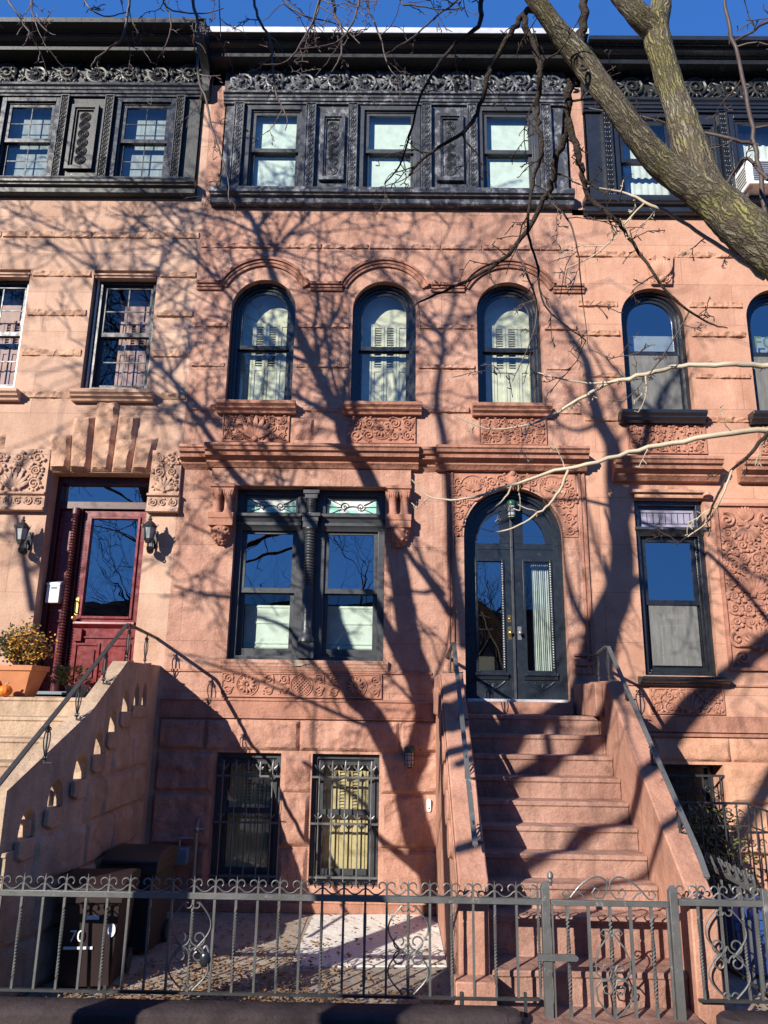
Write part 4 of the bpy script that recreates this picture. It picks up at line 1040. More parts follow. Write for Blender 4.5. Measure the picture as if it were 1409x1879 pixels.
b.yz([(-.01, 2.56), (-1.0, 2.56), (-2.8, .99), (-2.8, .83), (-.98, 2.42), (-.01, 2.42)], .525, .539)
obj('scalloped_moulding', b, 'cheek', S, bevel=.006)
b = MB(); b.box(.50, .80, -3.0, -2.83, .02, .34); obj('newel', b, 'cheek', S, bevel=.01)
# left stoop
T_ = thing('stoop', 'tan stone front steps climbing to the red door, with pierced scalloped side wall', 'steps', (-3.8, -1.5, 0), 'front stoops')
nos = [(-1.0-.32*i, 2.272-.19*i) for i in range(11)]; prof = [(-.005, 0), (-.005, 2.272)]
for k, (yy, zz) in enumerate(nos):
    prof += [(yy-.012, zz), (yy-.014, zz-.03), (yy, zz-.045)]
    prof += [(yy, nos[k+1][1] if k+1 < len(nos) else .13)]
prof += [(-4.25, .1), (-4.25, 0)]
b = MB(); b.yz([(max(y_, -2.94), z_) for y_, z_ in prof], -4.75, -2.90); obj('steps', b, 'tanstep', T_, bevel=.008)
SL = .593
def top_l(y): return 2.65 if y > -1.146 else 2.65-SL*(-y-1.146)
openings = [(-.42, -.58, 2.20, .24), (-.68, -.84, 2.20, .24)]
for k in range(6): yc = -1.08-.315*k; openings.append((yc+.095, yc-.105, 2.14-.19*k, .225))
ys = {0.0, -2.95}
for a, c, zb_, h in openings:
    for i in range(13): ys.add(round(a+(c-a)*i/12, 4))
ys |= {-1.146, -.25}
ys = sorted(ys, reverse=True)
def open_at(y):
    for a, c, zb_, h in openings:
        if c-1e-6 <= y <= a+1e-6:
            t = (a-y)/(a-c); e = abs(2*t-1)
            top = zb_+h*(.25+.75*sqrt(max(0, 1-e**2)))
            return zb_, top
    return None
b = MB(); XW = .155
flare = lambda y: -2.74-.21*max(0, (-y-1.95)/1.0)
for i in range(len(ys)-1):
    y0, y1 = ys[i], ys[i+1]; ym = (y0+y1)/2; o = open_at(ym)
    def col(za0, za1, zb0, zb1):
        b0, b1 = flare(y0), flare(y1); a0, a1 = b0-XW, b1-XW
        b.add([(a0, y0, za0), (b0, y0, za0), (b1, y1, za1), (a1, y1, za1), (a0, y0, zb0), (b0, y0, zb0), (b1, y1, zb1), (a1, y1, zb1)],
              [(0, 3, 2, 1), (4, 5, 6, 7), (1, 2, 6, 5), (3, 0, 4, 7)])
    if o:
        q0, q1 = open_at(min(y0, ym+.0001) if False else (y0*.999+ym*.001)), open_at(y1*.999+ym*.001)
        q0 = q0 or o; q1 = q1 or o
        col(.02, .02, o[0], o[0]); col(q0[1], q1[1], top_l(y0), top_l(y1))
        for yy, nb in ((y0, ys[i-1] if i else None), (y1, ys[i+2] if i+2 < len(ys) else None)):
            if nb is not None and open_at((yy+nb)/2) is None:
                qq = q0 if yy == y0 else q1
                b.add([(flare(yy)-XW, yy, o[0]), (flare(yy), yy, o[0]), (flare(yy), yy, qq[1]), (flare(yy)-XW, yy, qq[1])], [(0, 1, 2, 3)])
    else: col(.02, .02, top_l(y0), top_l(y1))
ye = ys[-1]; b.add([(flare(ye)-XW, ye, .02), (flare(ye), ye, .02), (flare(ye), ye, top_l(ye)), (flare(ye)-XW, ye, top_l(ye))], [(0, 1, 2, 3)])
obj('cheek_wall', b, 'tanstep', T_, smooth=0)
b = MB()
for i, zt in enumerate((.42, .8, 1.18, 1.55, 1.9)):            # rock-faced courses under the openings
    z0 = (.03, .43, .81, 1.19, 1.56)[i]; far = -1.2-(1.98-zt)/.593*1.0+.0
    for x0, x1, _, _ in split_band(max(far, -2.9), -.25, 0, 1, 200+i, .4, .8):
        b.rock(x0+.004, x1-.004, z0, zt, .04, .028, 100+i*3.1+x0, lambda u, v, d: (flare(u)+d, u, v), .04)
obj('rock_faced_course', b, 'tanstep', T_, smooth=28)
b = MB()
for k, (a, c, zb_, h) in enumerate(openings):
    xb = flare((a+c)/2)
    if k > 1: b.yz([(a+.06, zb_-.16), (a+.06, zb_-.0), (c-.05, zb_-.0), (c-.05, zb_-.12), (c+.04, zb_-.16)], xb-.02, xb+.025)
    else: b.yz([(a+.05, zb_-.13), (a+.05, zb_-.004), (c-.05, zb_-.004), (c-.05, zb_-.13)], xb-.001, xb+.02)
obj('stepped_ledge', b, 'tanstep', T_, bevel=.012)
b = MB(); b.box(-4.75, -4.55, -3.5, -.005, .02, .5); b.yz([(-.005, 2.3), (-.005, 2.65), (-1.146, 2.65), (-3.5, 1.25), (-3.5, .4), (-1.1, 2.3)], -4.95, -4.76); obj('cheek_wall', b, 'tanstep', T_, bevel=.012)
# ------------------------------------------------------------------ HANDRAILS
def scroll_s(b, p, u, up, h, r=.007):
    """wrought scroll baluster: base p, sideways dir u, up dir"""
    p = Vector(p); u = Vector(u); up = Vector(up)
    f = lambda a, z: p+u*a+up*z
    b.tube([f(0, 0), f(0, h)], r*1.2, 6)
    for s in (-1, 1):
        pts = []
        for i in range(15):
            t = i/14; pts.append(f(s*(.012+.055*h/.3*sin(pi*min(1, t*1.05))**1.0*(.5+.5*t)), h*(.18+.72*t)))
        b.tube(pts, r*.8, 5)
        for zc, rr in ((.16, .028), (.78, .03)):
            b.tube([f(s*(.028)+s*rr*(1-.6*t)*cos(5*t+ (2 if zc < .5 else 0)), h*zc+rr*(1-.6*t)*sin(5*t+(2 if zc < .5 else 0))) for t in [i/10 for i in range(11)]], r*.8, 5)
def flat_rail(b, pts, wd=.042, th=.014):
    for i in range(len(pts)-1):
        a, c = Vector(pts[i]), Vector(pts[i+1]); d = (c-a).normalized(); sx = d.cross(Vector((0, 0, 1))).normalized()*wd/2; n = sx.cross(d).normalized()*th/2
        vs = [p+q for p in (a-d*.004, c+d*.004) for q in (-sx-n, sx-n, sx+n, -sx+n)]
        b.add(vs, [(0, 3, 2, 1), (4, 5, 6, 7), (0, 1, 5, 4), (1, 2, 6, 5), (2, 3, 7, 6), (3, 0, 4, 7)])
def handrail(label, x, pts, foot, hs, group, mat='iron', ret=None):
    t = thing('handrail', label, 'handrail', (x, pts[1][0], 0), group)
    b = MB(); P3 = [(x, a, c) for a, c in pts]
    flat_rail(b, P3); flat_rail(b, [(p[0], p[1], p[2]-.012) for p in P3], .022, .014); obj('rail', b, mat, t)
    for yy in hs:
        zt = None
        for i in range(len(pts)-1):
            (a, c), (a2, c2) = pts[i], pts[i+1]
            if a2 <= yy <= a: zt = c+(c2-c)*(a-yy)/(a-a2)
        q = MB(); zf = foot(yy); scroll_s(q, (x, yy, zf), (0, 1, 0) , (0, 0, 1), zt-zf); 
        q.tube([(x, yy+.0, zf+.006), (x+.09, yy-.05, zf+.008)], .008, 5); obj('baluster', q, 'iron_dk', t)
    return t
fl = lambda y: 2.58-.87*max(0, -y-1.02)
handrail('left iron handrail of the brownstone steps to the black doors', .68, [(-.0, 2.80), (-.95, 2.90), (-1.02, 2.88), (-2.62, 1.05+.32), (-2.78, 1.22)], fl, (-.5, -.98, -1.55, -2.1, -2.6), 'iron handrails')
fr_ = lambda y: 2.52-.87*max(0, -y-1.08)
handrail('right iron handrail of the brownstone steps with a sharp peak at its top', 2.38, [(-.01, 2.785), (-.72, 2.90), (-.80, 2.89), (-2.86, 1.20), (-2.98, 1.06)], fr_, (-.35, -.76, -1.3, -1.95, -2.5), 'iron handrails')
handrail('iron handrail along the tan steps to the red door', -2.82, [(-.01, 2.98), (-1.0, 3.05), (-1.08, 3.02), (-3.62, 1.52)], top_l, (-.35, -.95, -1.55, -2.1, -2.65), 'iron handrails', 'iron_dk')
# ------------------------------------------------------------------ FENCE
FY = -3.0
def bar_mesh(tw, h, half=.0085):
    b = MB(); n = 28 if tw else 1; vs = []
    for i in range(n+1):
        t = i/n; a = tw*2*pi*max(0, min(1, (t-.12)/.76)) if tw else 0
        for k in range(4): an = a+pi/4+k*pi/2; vs.append((half*1.414*cos(an), half*1.414*sin(an), h*t))
    fs = [(4*i+k, 4*i+(k+1) % 4, 4*i+4+(k+1) % 4, 4*i+4+k) for i in range(n) for k in range(4)]
    return b.add(vs, fs+[(3, 2, 1, 0), (4*n, 4*n+1, 4*n+2, 4*n+3)])
def spiral_pts(cx, cz, r0, r1, a0, a1, n=16): return [(cx+(r0+(r1-r0)*i/n)*cos(a0+(a1-a0)*i/n), 0, cz+(r0+(r1-r0)*i/n)*sin(a0+(a1-a0)*i/n)) for i in range(n+1)]
def crest(w_):
    b = MB(); z0 = .0
    # two C scrolls curling out from the tip on a shared cup
    pts = [(-w_/2+.012, 0, .085)]
    L_ = spiral_pts(-w_*.19, .062, .036, .016, pi*.1, -pi*1.1+2*pi-4.2, 2)
    for s in (-1, 1):
        c = []
        for i in range(21):
            t = i/20
            if t < .5: a = -pi/2+(pi*.78)*(t/.5); x = w_*.5*sin(a*.64+.0) ; 
            c.append(t)
        pl = []
        # from bottom centre out and up to the spear, back in as a curl
        for i in range(9): t = i/8; pl.append((s*w_*(.0+.34*t), 0, .006+.02*t*t*1.5))
        cx, cz, r0 = s*w_*.27, .062, .036
        for i in range(1, 15): t = i/14; a = -pi/2*.55+t*pi*1.55; rr = r0*(1-.45*t); pl.append((cx+s*rr*cos(a), 0, cz+rr*sin(a)))
        b.tube(pl, .0055, 5, flat=1.6)
    return b
def scroll_panel(h, wd=.30):
    b = MB(); r = .006
    for s in (-1, 1):
        for part in (0, 1):
            # lyre shapes: upper (curls inward low), lower mirrored
            pl = []
            for i in range(27):
                t = i/26
                if part == 0:
                    z = h*(.97-.52*t); x = s*wd*.47*(.12+.88*sin(pi*min(1, .12+t*.80))**1.4)
                else:
                    z = h*(.03+.46*t); x = s*wd*.47*(.06+.94*sin(pi*min(1, .1+t*.78))**1.3)
                pl.append((x, 0, z))
            b.tube(pl, r, 5, flat=1.4)
            if part == 0: cz = h*.52; e = pl[-1]
            else: cz = h*.40
            cx = s*wd*.2; rr = wd*.19
            sgn = -1 if part == 0 else 1
            b.tube([(cx+rr*(1-.62*t)*cos(s*0+ (pi if s > 0 else 0)+s*sgn*-1*t*7.5), 0, cz+sgn*-.0+rr*(1-.62*t)*sin((pi if s > 0 else 0)+s*sgn*-1*t*7.5)+(.0 if part else .035)) for t in [i/20 for i in range(21)]], r, 5, flat=1.4)
        for zc in (.94, .05):
            b.tube([(s*(.035+.03*(1-.6*t)*cos(pi+t*5*(1 if zc > .5 else -1))), 0, h*zc+.03*(1-.6*t)*sin(pi+t*5*(1 if zc > .5 else -1))) for t in [i/12 for i in range(13)]], r*.9, 5, flat=1.4)
    return b
ZB, ZT = .242, .858
FT = thing('iron_fence', 'long grey iron fence with curled cresting across the front, left of the gate', 'fence', (-1.0, FY, .24), 'iron fences')
b = MB(); b.box(-4.6, 1.145, FY-.018, FY+.018, ZT, ZT+.042); obj('top_rail', b, 'iron', FT, bevel=.003)
b = MB(); b.box(-4.6, 1.10, FY-.014, FY+.014, ZB-.012, ZB+.006); obj('bottom_rail', b, 'iron_dk', FT)
def tip_mesh():
    b = MB(); vs = []
    return b.tube([(0, 0, 0), (0, 0, .05), (0, 0, .115)], [.011, .010, .001], 4)
proto = {}
xs = [-4.46+.1592*i for i in range(36)]
xs = [x for x in xs if x < 1.14]
def part_copy(key, build, name, mat, par, loc):
    if key not in proto:
        o = obj(name, build(), mat, par, local=True); proto[key] = o
    else:
        o = proto[key].copy(); COL.objects.link(o); o.parent = par
    o.location = Vector(loc)-WLOC[par.name]
    return o
SPX = (-1.39, .195)
for k, x in enumerate(xs):
    deep = (k % 11 == 3)
    part_copy('tw' if k % 2 else 'pl', (lambda k=k: bar_mesh(5 if k % 2 else 0, ZT-ZB+.0)), 'baluster', 'iron', FT, (x, FY, ZB))
    part_copy('tip', tip_mesh, 'spear_tip', 'iron', FT, (x, FY, ZT+.042))
    if k: part_copy('crest', lambda: crest(.159), 'crest_scroll', 'iron', FT, (x-.0796, FY, ZT+.042))
for x in (-2.03, -.43, .54, 1.0):
    part_copy('leg', lambda: bar_mesh(0, .26, .011), 'fence_leg', 'iron_dk', FT, (x, FY, .02))
for x in SPX: part_copy('sp', lambda: scroll_panel(ZT-ZB, .31), 'scroll_panel', 'iron', FT, (min(xs, key=lambda q: abs(q-x)), FY-.012, ZB+.0))
pk = thing('padlock', 'black round lock hanging in the scrollwork of the iron fence', 'lock', (-1.30, FY-.02, .47))
b = MB(); b.ball((-1.32, FY-.0, .46), .045, .03, .055); obj('body', b, 'black_satin', pk)
b = MB(); b.tube([(-1.345+.05*(i/8), FY, .50+.045*sin(pi*i/8)) for i in range(9)], .008, 6); obj('shackle', b, 'steel', pk)
# gate
GT = thing('iron_gate', 'grey iron gate with heart scrolls in front of the brownstone steps', 'gate', (1.63, FY, .13))
for x0, x1, zt in ((1.137, 1.195, 1.0), (2.075, 2.135, .985)):
    b = MB(); b.box(x0, x1, FY-.03, FY+.03, .10, zt-.02); b.add([(x0, FY-.03, zt-.02), (x1, FY-.03, zt-.02), (x1, FY+.03, zt-.02), (x0, FY+.03, zt-.02), (x0+.02, FY, zt+.02), (x1-.01, FY, zt+.02)], [(0, 1, 5, 4), (2, 3, 4, 5), (1, 2, 5), (3, 0, 4)]); obj('gate_post', b, 'iron', GT, bevel=.003)
b = MB(); b.lathe([(.012, 0), (.012, .02), (.02, .03), (.012, .045), (.024, .06), (.02, .085), (.004, .1)], (1.212, FY+.01, .985), 10); obj('finial', b, 'iron', GT)
b = MB(); b.box(1.205, 2.07, FY-.016, FY+.016, .855, .892); b.box(1.205, 2.07, FY-.012, FY+.012, .108, .124); b.box(1.205, 1.222, FY-.012, FY+.012, .124, .855); b.box(2.053, 2.07, FY-.012, FY+.012, .124, .855); obj('frame', b, 'iron', GT, bevel=.003)
gx = [1.325, 1.48, 1.638, 1.787, 1.94]
for k, x in enumerate(gx): part_copy('g%d' % (k % 2), (lambda k=k: bar_mesh(6 if k % 2 == 0 else 0, .735, .0105)), 'bar', 'iron', GT, (x, FY, .122))
for s in (-1, 1):
    b = MB(); cx = 1.638+s*.14
    pl = [(1.638+s*.0+s*.31*t, FY, .90+.145*sin(pi*t**.75)) for t in [i/12 for i in range(10)]]
    b.tube([(1.638+s*.01+(0), FY, 1.0)]+[(1.638+s*(.01+.075-.075*cos(a)), FY, 1.0+.055*sin(a)) for a in [pi*i/12 for i in range(1, 7)]]+[(1.638+s*(.085+.2*t), FY, 1.055-.115*t*t-.03*t) for t in [i/6 for i in range(1, 7)]], .0065, 5)
    b.tube([(1.638+s*(.01), FY, 1.0), (1.638+s*.015, FY, .95), (1.638+s*.05, FY, .905), (1.638+s*.1, FY, .905), (1.638+s*.125, FY, .945), (1.638+s*.1, FY, .975), (1.638+s*.07, FY, .96), (1.638+s*.075, FY, .94)], .006, 5)
    b.tube([(1.638+s*.285, FY, .91), (1.638+s*.32, FY, .905), (1.638+s*.345, FY, .935), (1.638+s*.32, FY, .965), (1.638+s*.295, FY, .95), (1.638+s*.3, FY, .93)], .006, 5)
    b.tube([(1.638+s*.17, FY, .9), (1.638+s*.21, FY, .94), (1.638+s*.26, FY, .96)], .006, 5)
    obj('top_scroll', b, 'iron', GT)
b = MB()
for s in (-1, 1):
    f = lambda a, z: (1.638+s*a, FY-.012, .125+(z-.07)*.93)
    b.tube([f(.0, .68), f(.03, .64), f(.09, .56), f(.125, .46), f(.12, .38), f(.08, .34), f(.03, .35), f(.01, .40), f(.03, .44), f(.07, .44), f(.075, .41), f(.05, .40)], .0065, 5)
    b.tube([f(.0, .64), f(.025, .68), f(.06, .69), f(.08, .665), f(.06, .645), f(.045, .655)], .006, 5)
    b.tube([f(.005, .28), f(.03, .335), f(.09, .33), f(.13, .28), f(.12, .2), f(.06, .12), f(.0, .07)], .0065, 5)
    b.tube([f(.005, .28), f(.03, .24), f(.07, .25), f(.08, .285), f(.055, .3), f(.045, .285)], .006, 5)
obj('scroll_panel', b, 'iron', GT, smooth=60)
b = MB(); b.box(1.09, 1.36, FY-.05, FY-.035, .50, .545); b.tube([(1.36, FY-.06, .522), (1.36, FY-.03, .522)], .02, 8); obj('latch', b, 'iron', GT)
# fence to the right of the gate and its return
F2 = thing('iron_fence', 'short grey iron fence with scrolls turning the corner at the right of the gate', 'fence', (2.5, FY, .24), 'iron fences')
b = MB(); b.box(2.135, 2.80, FY-.018, FY+.018, ZT+.012, ZT+.054); b.box(2.762, 2.80, FY+.018, -2.05, ZT+.07, ZT+.1); obj('top_rail', b, 'iron', F2, bevel=.003)
b = MB(); b.box(2.24, 2.80, FY-.014, FY+.014, ZB-.0, ZB+.018); b.box(2.77, 2.79, FY+.014, -2.05, ZB, ZB+.018); obj('bottom_rail', b, 'iron_dk', F2)
b = MB(); b.box(2.76, 2.80, FY-.02, FY+.02, .02, .99); obj('corner_post', b, 'iron', F2, bevel=.003)
for k, x in enumerate((2.285, 2.45, 2.61, 2.70)): part_copy('tw' if k % 2 == 0 else 'pl', None, 'baluster', 'iron', F2, (x, FY, ZB+.01)); part_copy('tip', None, 'spear_tip', 'iron', F2, (x, FY, ZT+.05))
for x in (2.21, 2.37, 2.53, 2.66): part_copy('crest', None, 'crest_scroll', 'iron', F2, (x, FY, ZT+.052))
part_copy('sp', None, 'scroll_panel', 'iron', F2, (2.47, FY-.012, ZB+.01))
for k in range(6):
    yy = -2.86+k*.15
    part_copy('tw' if k % 2 == 0 else 'pl', None, 'baluster', 'iron', F2, (2.78, yy, ZB+.03)); part_copy('tip', None, 'spear_tip', 'iron', F2, (2.78, yy, ZT+.1))
    o = part_copy('crest', None, 'crest_scroll', 'iron', F2, (2.78, yy+.075, ZT+.1)); o.rotation_euler.z = pi/2
# stair guard at the right-hand basement entrance
G2 = thing('iron_railing', 'small dark iron railing with scrolls at the right-hand basement entrance', 'railing', (3.6, -.6, 0))
b = MB()
for x0, y0, x1, y1, z0, z1 in ((2.75, -.75, 3.75, -.75, 1.30, 1.30), (3.75, -.75, 4.3, -.25, 1.30, 1.12)):
    b.tube([(x0, y0, z0), (x1, y1, z1)], .013, 6); b.tube([(x0, y0, z0-.22), (x1, y1, z1-.22)], .009, 6); b.tube([(x0, y0, .25), (x1, y1, .25)], .009, 6)
    n = 8 if y0 == y1 else 5
    for k in range(n+1): t = k/n; xx, yy = x0+(x1-x0)*t, y0+(y1-y0)*t; b.tube([(xx, yy, 0), (xx, yy, z0+(z1-z0)*t)], .009, 5)
for k in range(8): spiral(b, 2.82+k*.12, 1.19, -.75, .045, 1.5, 1 if k % 2 else -1, 0, .006)
obj('bars', b, 'iron_dk', G2)
# ------------------------------------------------------------------ SMALL THINGS
def lantern(loc):
    t = thing('wall_lantern', 'black wall lantern left of the red door', 'lantern', loc, 'wall lanterns')
    b = MB()   # local: wall at y=+.0, lantern axis at y=-.2
    b.lathe([(.035, -.02), (.045, .0), (.055, .02), (.06, .03)], (0, -.2, -.11), 6)
    b.lathe([(.09, .17), (.095, .185), (.05, .235), (.03, .25), (.02, .26), (.028, .275), (.012, .29), (.018, .305), (.004, .335)], (0, -.2, -.11), 6)
    for k in range(6):
        a = 2*pi*k/6; b.tube([(.058*cos(a), -.2+.058*sin(a), -.085), (.084*cos(a), -.2+.084*sin(a), .065)], .007, 4)
        b.tube([(.095*cos(a), -.2+.095*sin(a), .07), (.105*cos(a), -.2+.105*sin(a), .10)], .006, 4)
    obj('lamp_frame', b, 'iron_dk', t, local=True)
    b = MB(); b.lathe([(.05, 0), (.076, .15)], (0, -.2, -.083), 6); obj('glass', b, 'lampglass', t, local=True, smooth=0)
    b = MB()
    b.tube([(0, -.2, -.13), (0, -.2, -.18), (0, -.16, -.23), (0, -.09, -.23), (0, -.05, -.17), (0, -.06, -.1), (0, -.02, -.05), (0, 0, -.05)], .014, 6)
    b.tube([(0, -.14, -.23), (0, -.12, -.19), (0, -.14, -.17), (0, -.16, -.19)], .01, 5); b.tube([(0, -.2, -.17), (.0, -.23, -.2), (0, -.2, -.23), (0, -.18, -.215)], .009, 5)
    b.box(-.04, .04, -.02, .01, -.16, .06); b.ball((0, -.1, -.2), .045, .06, .05, 8, 6)
    obj('bracket', b, 'iron_dk', t, local=True)
    return t
l1 = lantern((-4.52, .0, 4.20)); l2 = copy_tree(l1, (-2.96, .0, 4.235), 'black wall lantern right of the red door')
def caged(loc, label, wall_y):
    t = thing('caged_lamp', label, 'lamp', loc, 'caged lamps'); x, y, z = loc
    b = MB(); b.lathe([(.055, .0), (.06, .02), (.06, .05), (.045, .07), (.02, .08)], (x, y, z), 14); b.box(x-.05, x+.05, y, wall_y, z+.01, z+.06); obj('cap', b, 'green_met', t)
    b = MB(); b.lathe([(.042, -.15), (.048, -.13), (.048, 0)], (x, y, z), 14); obj('glass', b, 'lampglass', t)
    b = MB()
    for k in range(6): a = 2*pi*k/6; b.tube([(x+.055*cos(a), y+.055*sin(a), z), (x+.055*cos(a), y+.055*sin(a), z-.14), (x, y, z-.17)], .0045, 4)
    for zz in (-.03, -.08, -.13): b.tube([(x+.056*cos(a), y+.056*sin(a), z+zz) for a in [2*pi*k/14 for k in range(15)]], .004, 4)
    obj('cage', b, 'iron_dk', t); return t
cg = caged((.235, -.10, 1.71), 'caged bulkhead lamp on the basement wall beside the steps', 0)
b = MB(); b.tube([(.28, -.02, 1.745), (.52, -.02, 1.755)], .01, 6); b.tube([(.36, -.02, 1.745), (.36, -.05, 1.745)], .014, 6); obj('conduit', b, 'iron_dk', cg)
caged((1.52, .10, 4.70), 'caged lamp hanging under the arch above the black doors', .2)
t = thing('doorbell', 'small white doorbell on the basement wall near the steps', 'doorbell', (.46, -.01, 1.15))
b = MB(); b.xz([(.46+.025*cos(a)*1.0, 1.14+(.045 if sin(a) > 0 else -.045)+.025*sin(a)) for a in [2*pi*k/20 for k in range(20)]], -.065, -.035); obj('case', b, 'ac', t, bevel=.004)
b = MB(); b.dome(.46, 1.11, -.065, .014, .006, 10); obj('button', b, 'steel', t)
# bins
def bin_(name, label, x, y, w_, d_, h, mat, lid, rot=0, round_=False):
    t = thing(name, label, 'bin', (x, y, 0), 'bins in the shaded areaway'); b = MB()
    if round_:
        b.lathe([(w_*.40, 0), (w_*.42, .02), (w_*.5, h-.04), (w_*.53, h-.03), (w_*.53, h)], (0, 0, 0), 24)
    else:
        q = .83; v = []
        for z, k in ((0.04, q), (h-.1, .98), (h-.1, 1.05), (h-.02, 1.05)): v += [(-w_/2*k, -d_/2*k, z), (w_/2*k, -d_/2*k, z), (w_/2*k, d_/2*k, z), (-w_/2*k, d_/2*k, z)]
        b.add(v, [(3, 2, 1, 0), (12, 13, 14, 15)]+[(4*j+i, 4*j+(i+1) % 4, 4*j+4+(i+1) % 4, 4*j+4+i) for j in range(3) for i in range(4)])
    obj('body', b, mat, t, local=True, bevel=.015)
    b = MB()
    if round_: b.lathe([(w_*.55, h-.012), (w_*.56, h+.02), (w_*.5, h+.05), (w_*.3, h+.075), (.05, h+.085)], (0, 0, 0), 24); b.tube([(-.08, 0, h+.075), (-.06, 0, h+.12), (.06, 0, h+.12), (.08, 0, h+.075)], .014, 6)
    else:
        b.yz([(-d_/2*1.09, h-.018), (-d_/2*1.09, h+.02), (-d_/2*.6, h+.075), (d_/2*.5, h+.085), (d_/2*1.09, h+.05), (d_/2*1.09, h-.018)], -w_/2*1.08, w_/2*1.08)
        b.box(-w_*.3, w_*.3, -d_/2*1.14, -d_/2*1.09, h-.01, h+.02)
    obj('lid', b, lid, t, local=True, bevel=.012)
    if not round_:
        for s in (-1, 1):
            b = MB(); b.tube([(s*w_*.42, d_*.42, .1), (s*w_*.50, d_*.42, .1)], .1, 16); obj('wheel', b, 'black_satin', t, local=True)
        b = MB(); b.tube([(-w_*.4, d_*.6, h-.06), (w_*.4, d_*.6, h-.06)], .016, 8); obj('handle', b, mat, t, local=True)
    t.rotation_euler.z = rot
    return t
b1 = bin_('wheeled_bin', 'dark red-brown wheeled bin with a white label and house numbers', -2.44, -2.15, .50, .5, .76, 'bin', 'bin', .08)
b = MB(); b.box(-.18, .05, -.236, -.231, .32, .34); obj('white_stripe', b, 'sticker', b1, local=True)
b = MB(); b.box(-.02, .08, -.245, -.238, .54, .57); obj('label_sticker', b, 'sticker', b1, local=True)
text('house_numbers', '70', .12, 'sticker', b1, (-.14, -.245, .38), True)
b = MB(); b.xz([(.19+.03*cos(a), .46+.05*sin(a)) for a in [2*pi*k/18 for k in range(18)]], -.243, -.237); obj('round_sticker', b, 'sticker', b1, local=True)
b2 = bin_('wheeled_bin', 'dark grey wheeled bin standing behind the red-brown bin', -2.38, -1.28, .50, .55, .80, 'bin2', 'bin2', -.05)
b4 = bin_('wheeled_bin', 'blue recycling bin half hidden behind the corner fence at the right', 3.25, -1.6, .5, .5, .5, 'blue', 'blue', .1); 
GM = thing('gas_meter', 'grey-blue gas meter box with pipework on the shaded basement wall', 'gas meter', (-2.3, -.15, .5))
b = MB(); b.box(-2.42, -2.20, -.22, -.06, .50, .68); obj('meter_box', b, 'meter', GM, bevel=.015)
b = MB(); b.tube([(-2.14, -.12, 0), (-2.14, -.12, .9), (-2.14, -.06, .95), (-2.14, .02, .95)], .02, 8); b.tube([(-2.32, -.12, .68), (-2.32, -.12, .76), (-2.14, -.12, .76)], .016, 8); b.tube([(-2.2, -.14, .86), (-2.05, -.14, .86)], .012, 6); b.ball((-2.14, -.13, .86), .035, .035, .035); obj('pipe', b, 'steel', GM)
# planter with shrub, pumpkins
PL = thing('potted_shrub', 'bushy green and gold shrub in a square terracotta planter on the landing', 'potted plant', (-4.02, -.72, 2.272))
cx, cy, zb_ = -4.05, -.72, 2.274
b = MB(); v = []
for z, k in ((0, .13), (.27, .20), (.27, .215), (.33, .22), (.33, .19), (.29, .185)): v += [(cx-k, cy-k, zb_+z), (cx+k, cy-k, zb_+z), (cx+k, cy+k, zb_+z), (cx-k, cy+k, zb_+z)]
b.add(v, [(3, 2, 1, 0), (20, 21, 22, 23)]+[(4*j+i, 4*j+(i+1) % 4, 4*j+4+(i+1) % 4, 4*j+4+i) for j in range(5) for i in range(4)]); obj('pot', b, 'terra', PL, bevel=.008)
rs = random.Random(4); sb = MB(); lg = MB(); lo = MB()
for i in range(80):
    a = rs.uniform(0, 2*pi); tl = rs.uniform(.05, 1.0); e = Vector((cx+cos(a)*.38*tl, cy+sin(a)*.30*tl, zb_+.33+rs.uniform(.12, .46)*(1.1-.45*tl)))
    p0 = Vector((cx+cos(a)*.05, cy+sin(a)*.05, zb_+.3)); mid = p0.lerp(e, .5)+Vector((0, 0, .04)); sb.tube([p0, mid, e], [.005, .004, .002], 4)
    for k in range(34):
        t = rs.uniform(.25, 1.08); p = p0.lerp(mid, t*2) if t < .5 else mid.lerp(e, t*2-1)
        p = p+Vector((rs.gauss(0, .03), rs.gauss(0, .03), rs.gauss(0, .025)))
        d = Vector((rs.gauss(0, 1), rs.gauss(0, 1), rs.gauss(.4, .7))).normalized()*rs.uniform(.024, .046); s_ = d.orthogonal().normalized()*rs.uniform(.007, .014)
        (lo if rs.random() < .6 and p.x > cx-.1 else lg).add([p, p+d*.5+s_, p+d, p+d*.5-s_], [(0, 1, 2, 3)])
obj('stem', sb, 'twig', PL); obj('foliage', lg, 'green', PL, smooth=0); obj('golden_foliage', lo, 'gold', PL, smooth=0)
def pumpkin(x, y, z, r, label, mat='pump'):
    t = thing('pumpkin', label, 'pumpkin', (x, y, z), 'pumpkins on the landing')
    b = MB(); b.ball((x, y, z+r*.78), r, r, r*.8, 40, 12, .07, 10); obj('body', b, mat, t, smooth=80)
    b = MB(); b.tube([(x, y, z+r*1.45), (x+.005, y, z+r*1.7), (x+.03, y, z+r*1.9)], [r*.16, r*.1, r*.12], 7); obj('stalk', b, 'stem', t)
pumpkin(-4.32, -.86, 2.274, .155, 'large orange pumpkin beside the terracotta planter')
pumpkin(-4.06, -1.0, 2.274, .075, 'small orange pumpkin in front of the terracotta planter')
t = thing('potted_plant', 'dark leafy plant in a low pot at the foot of the red door', 'potted plant', (-3.75, -.25, 2.272))
b = MB(); b.lathe([(.09, 0), (.13, .12), (.14, .13), (.12, .13)], (-3.6, -.28, 2.274), 16); obj('pot', b, 'meter', t)
b = MB()
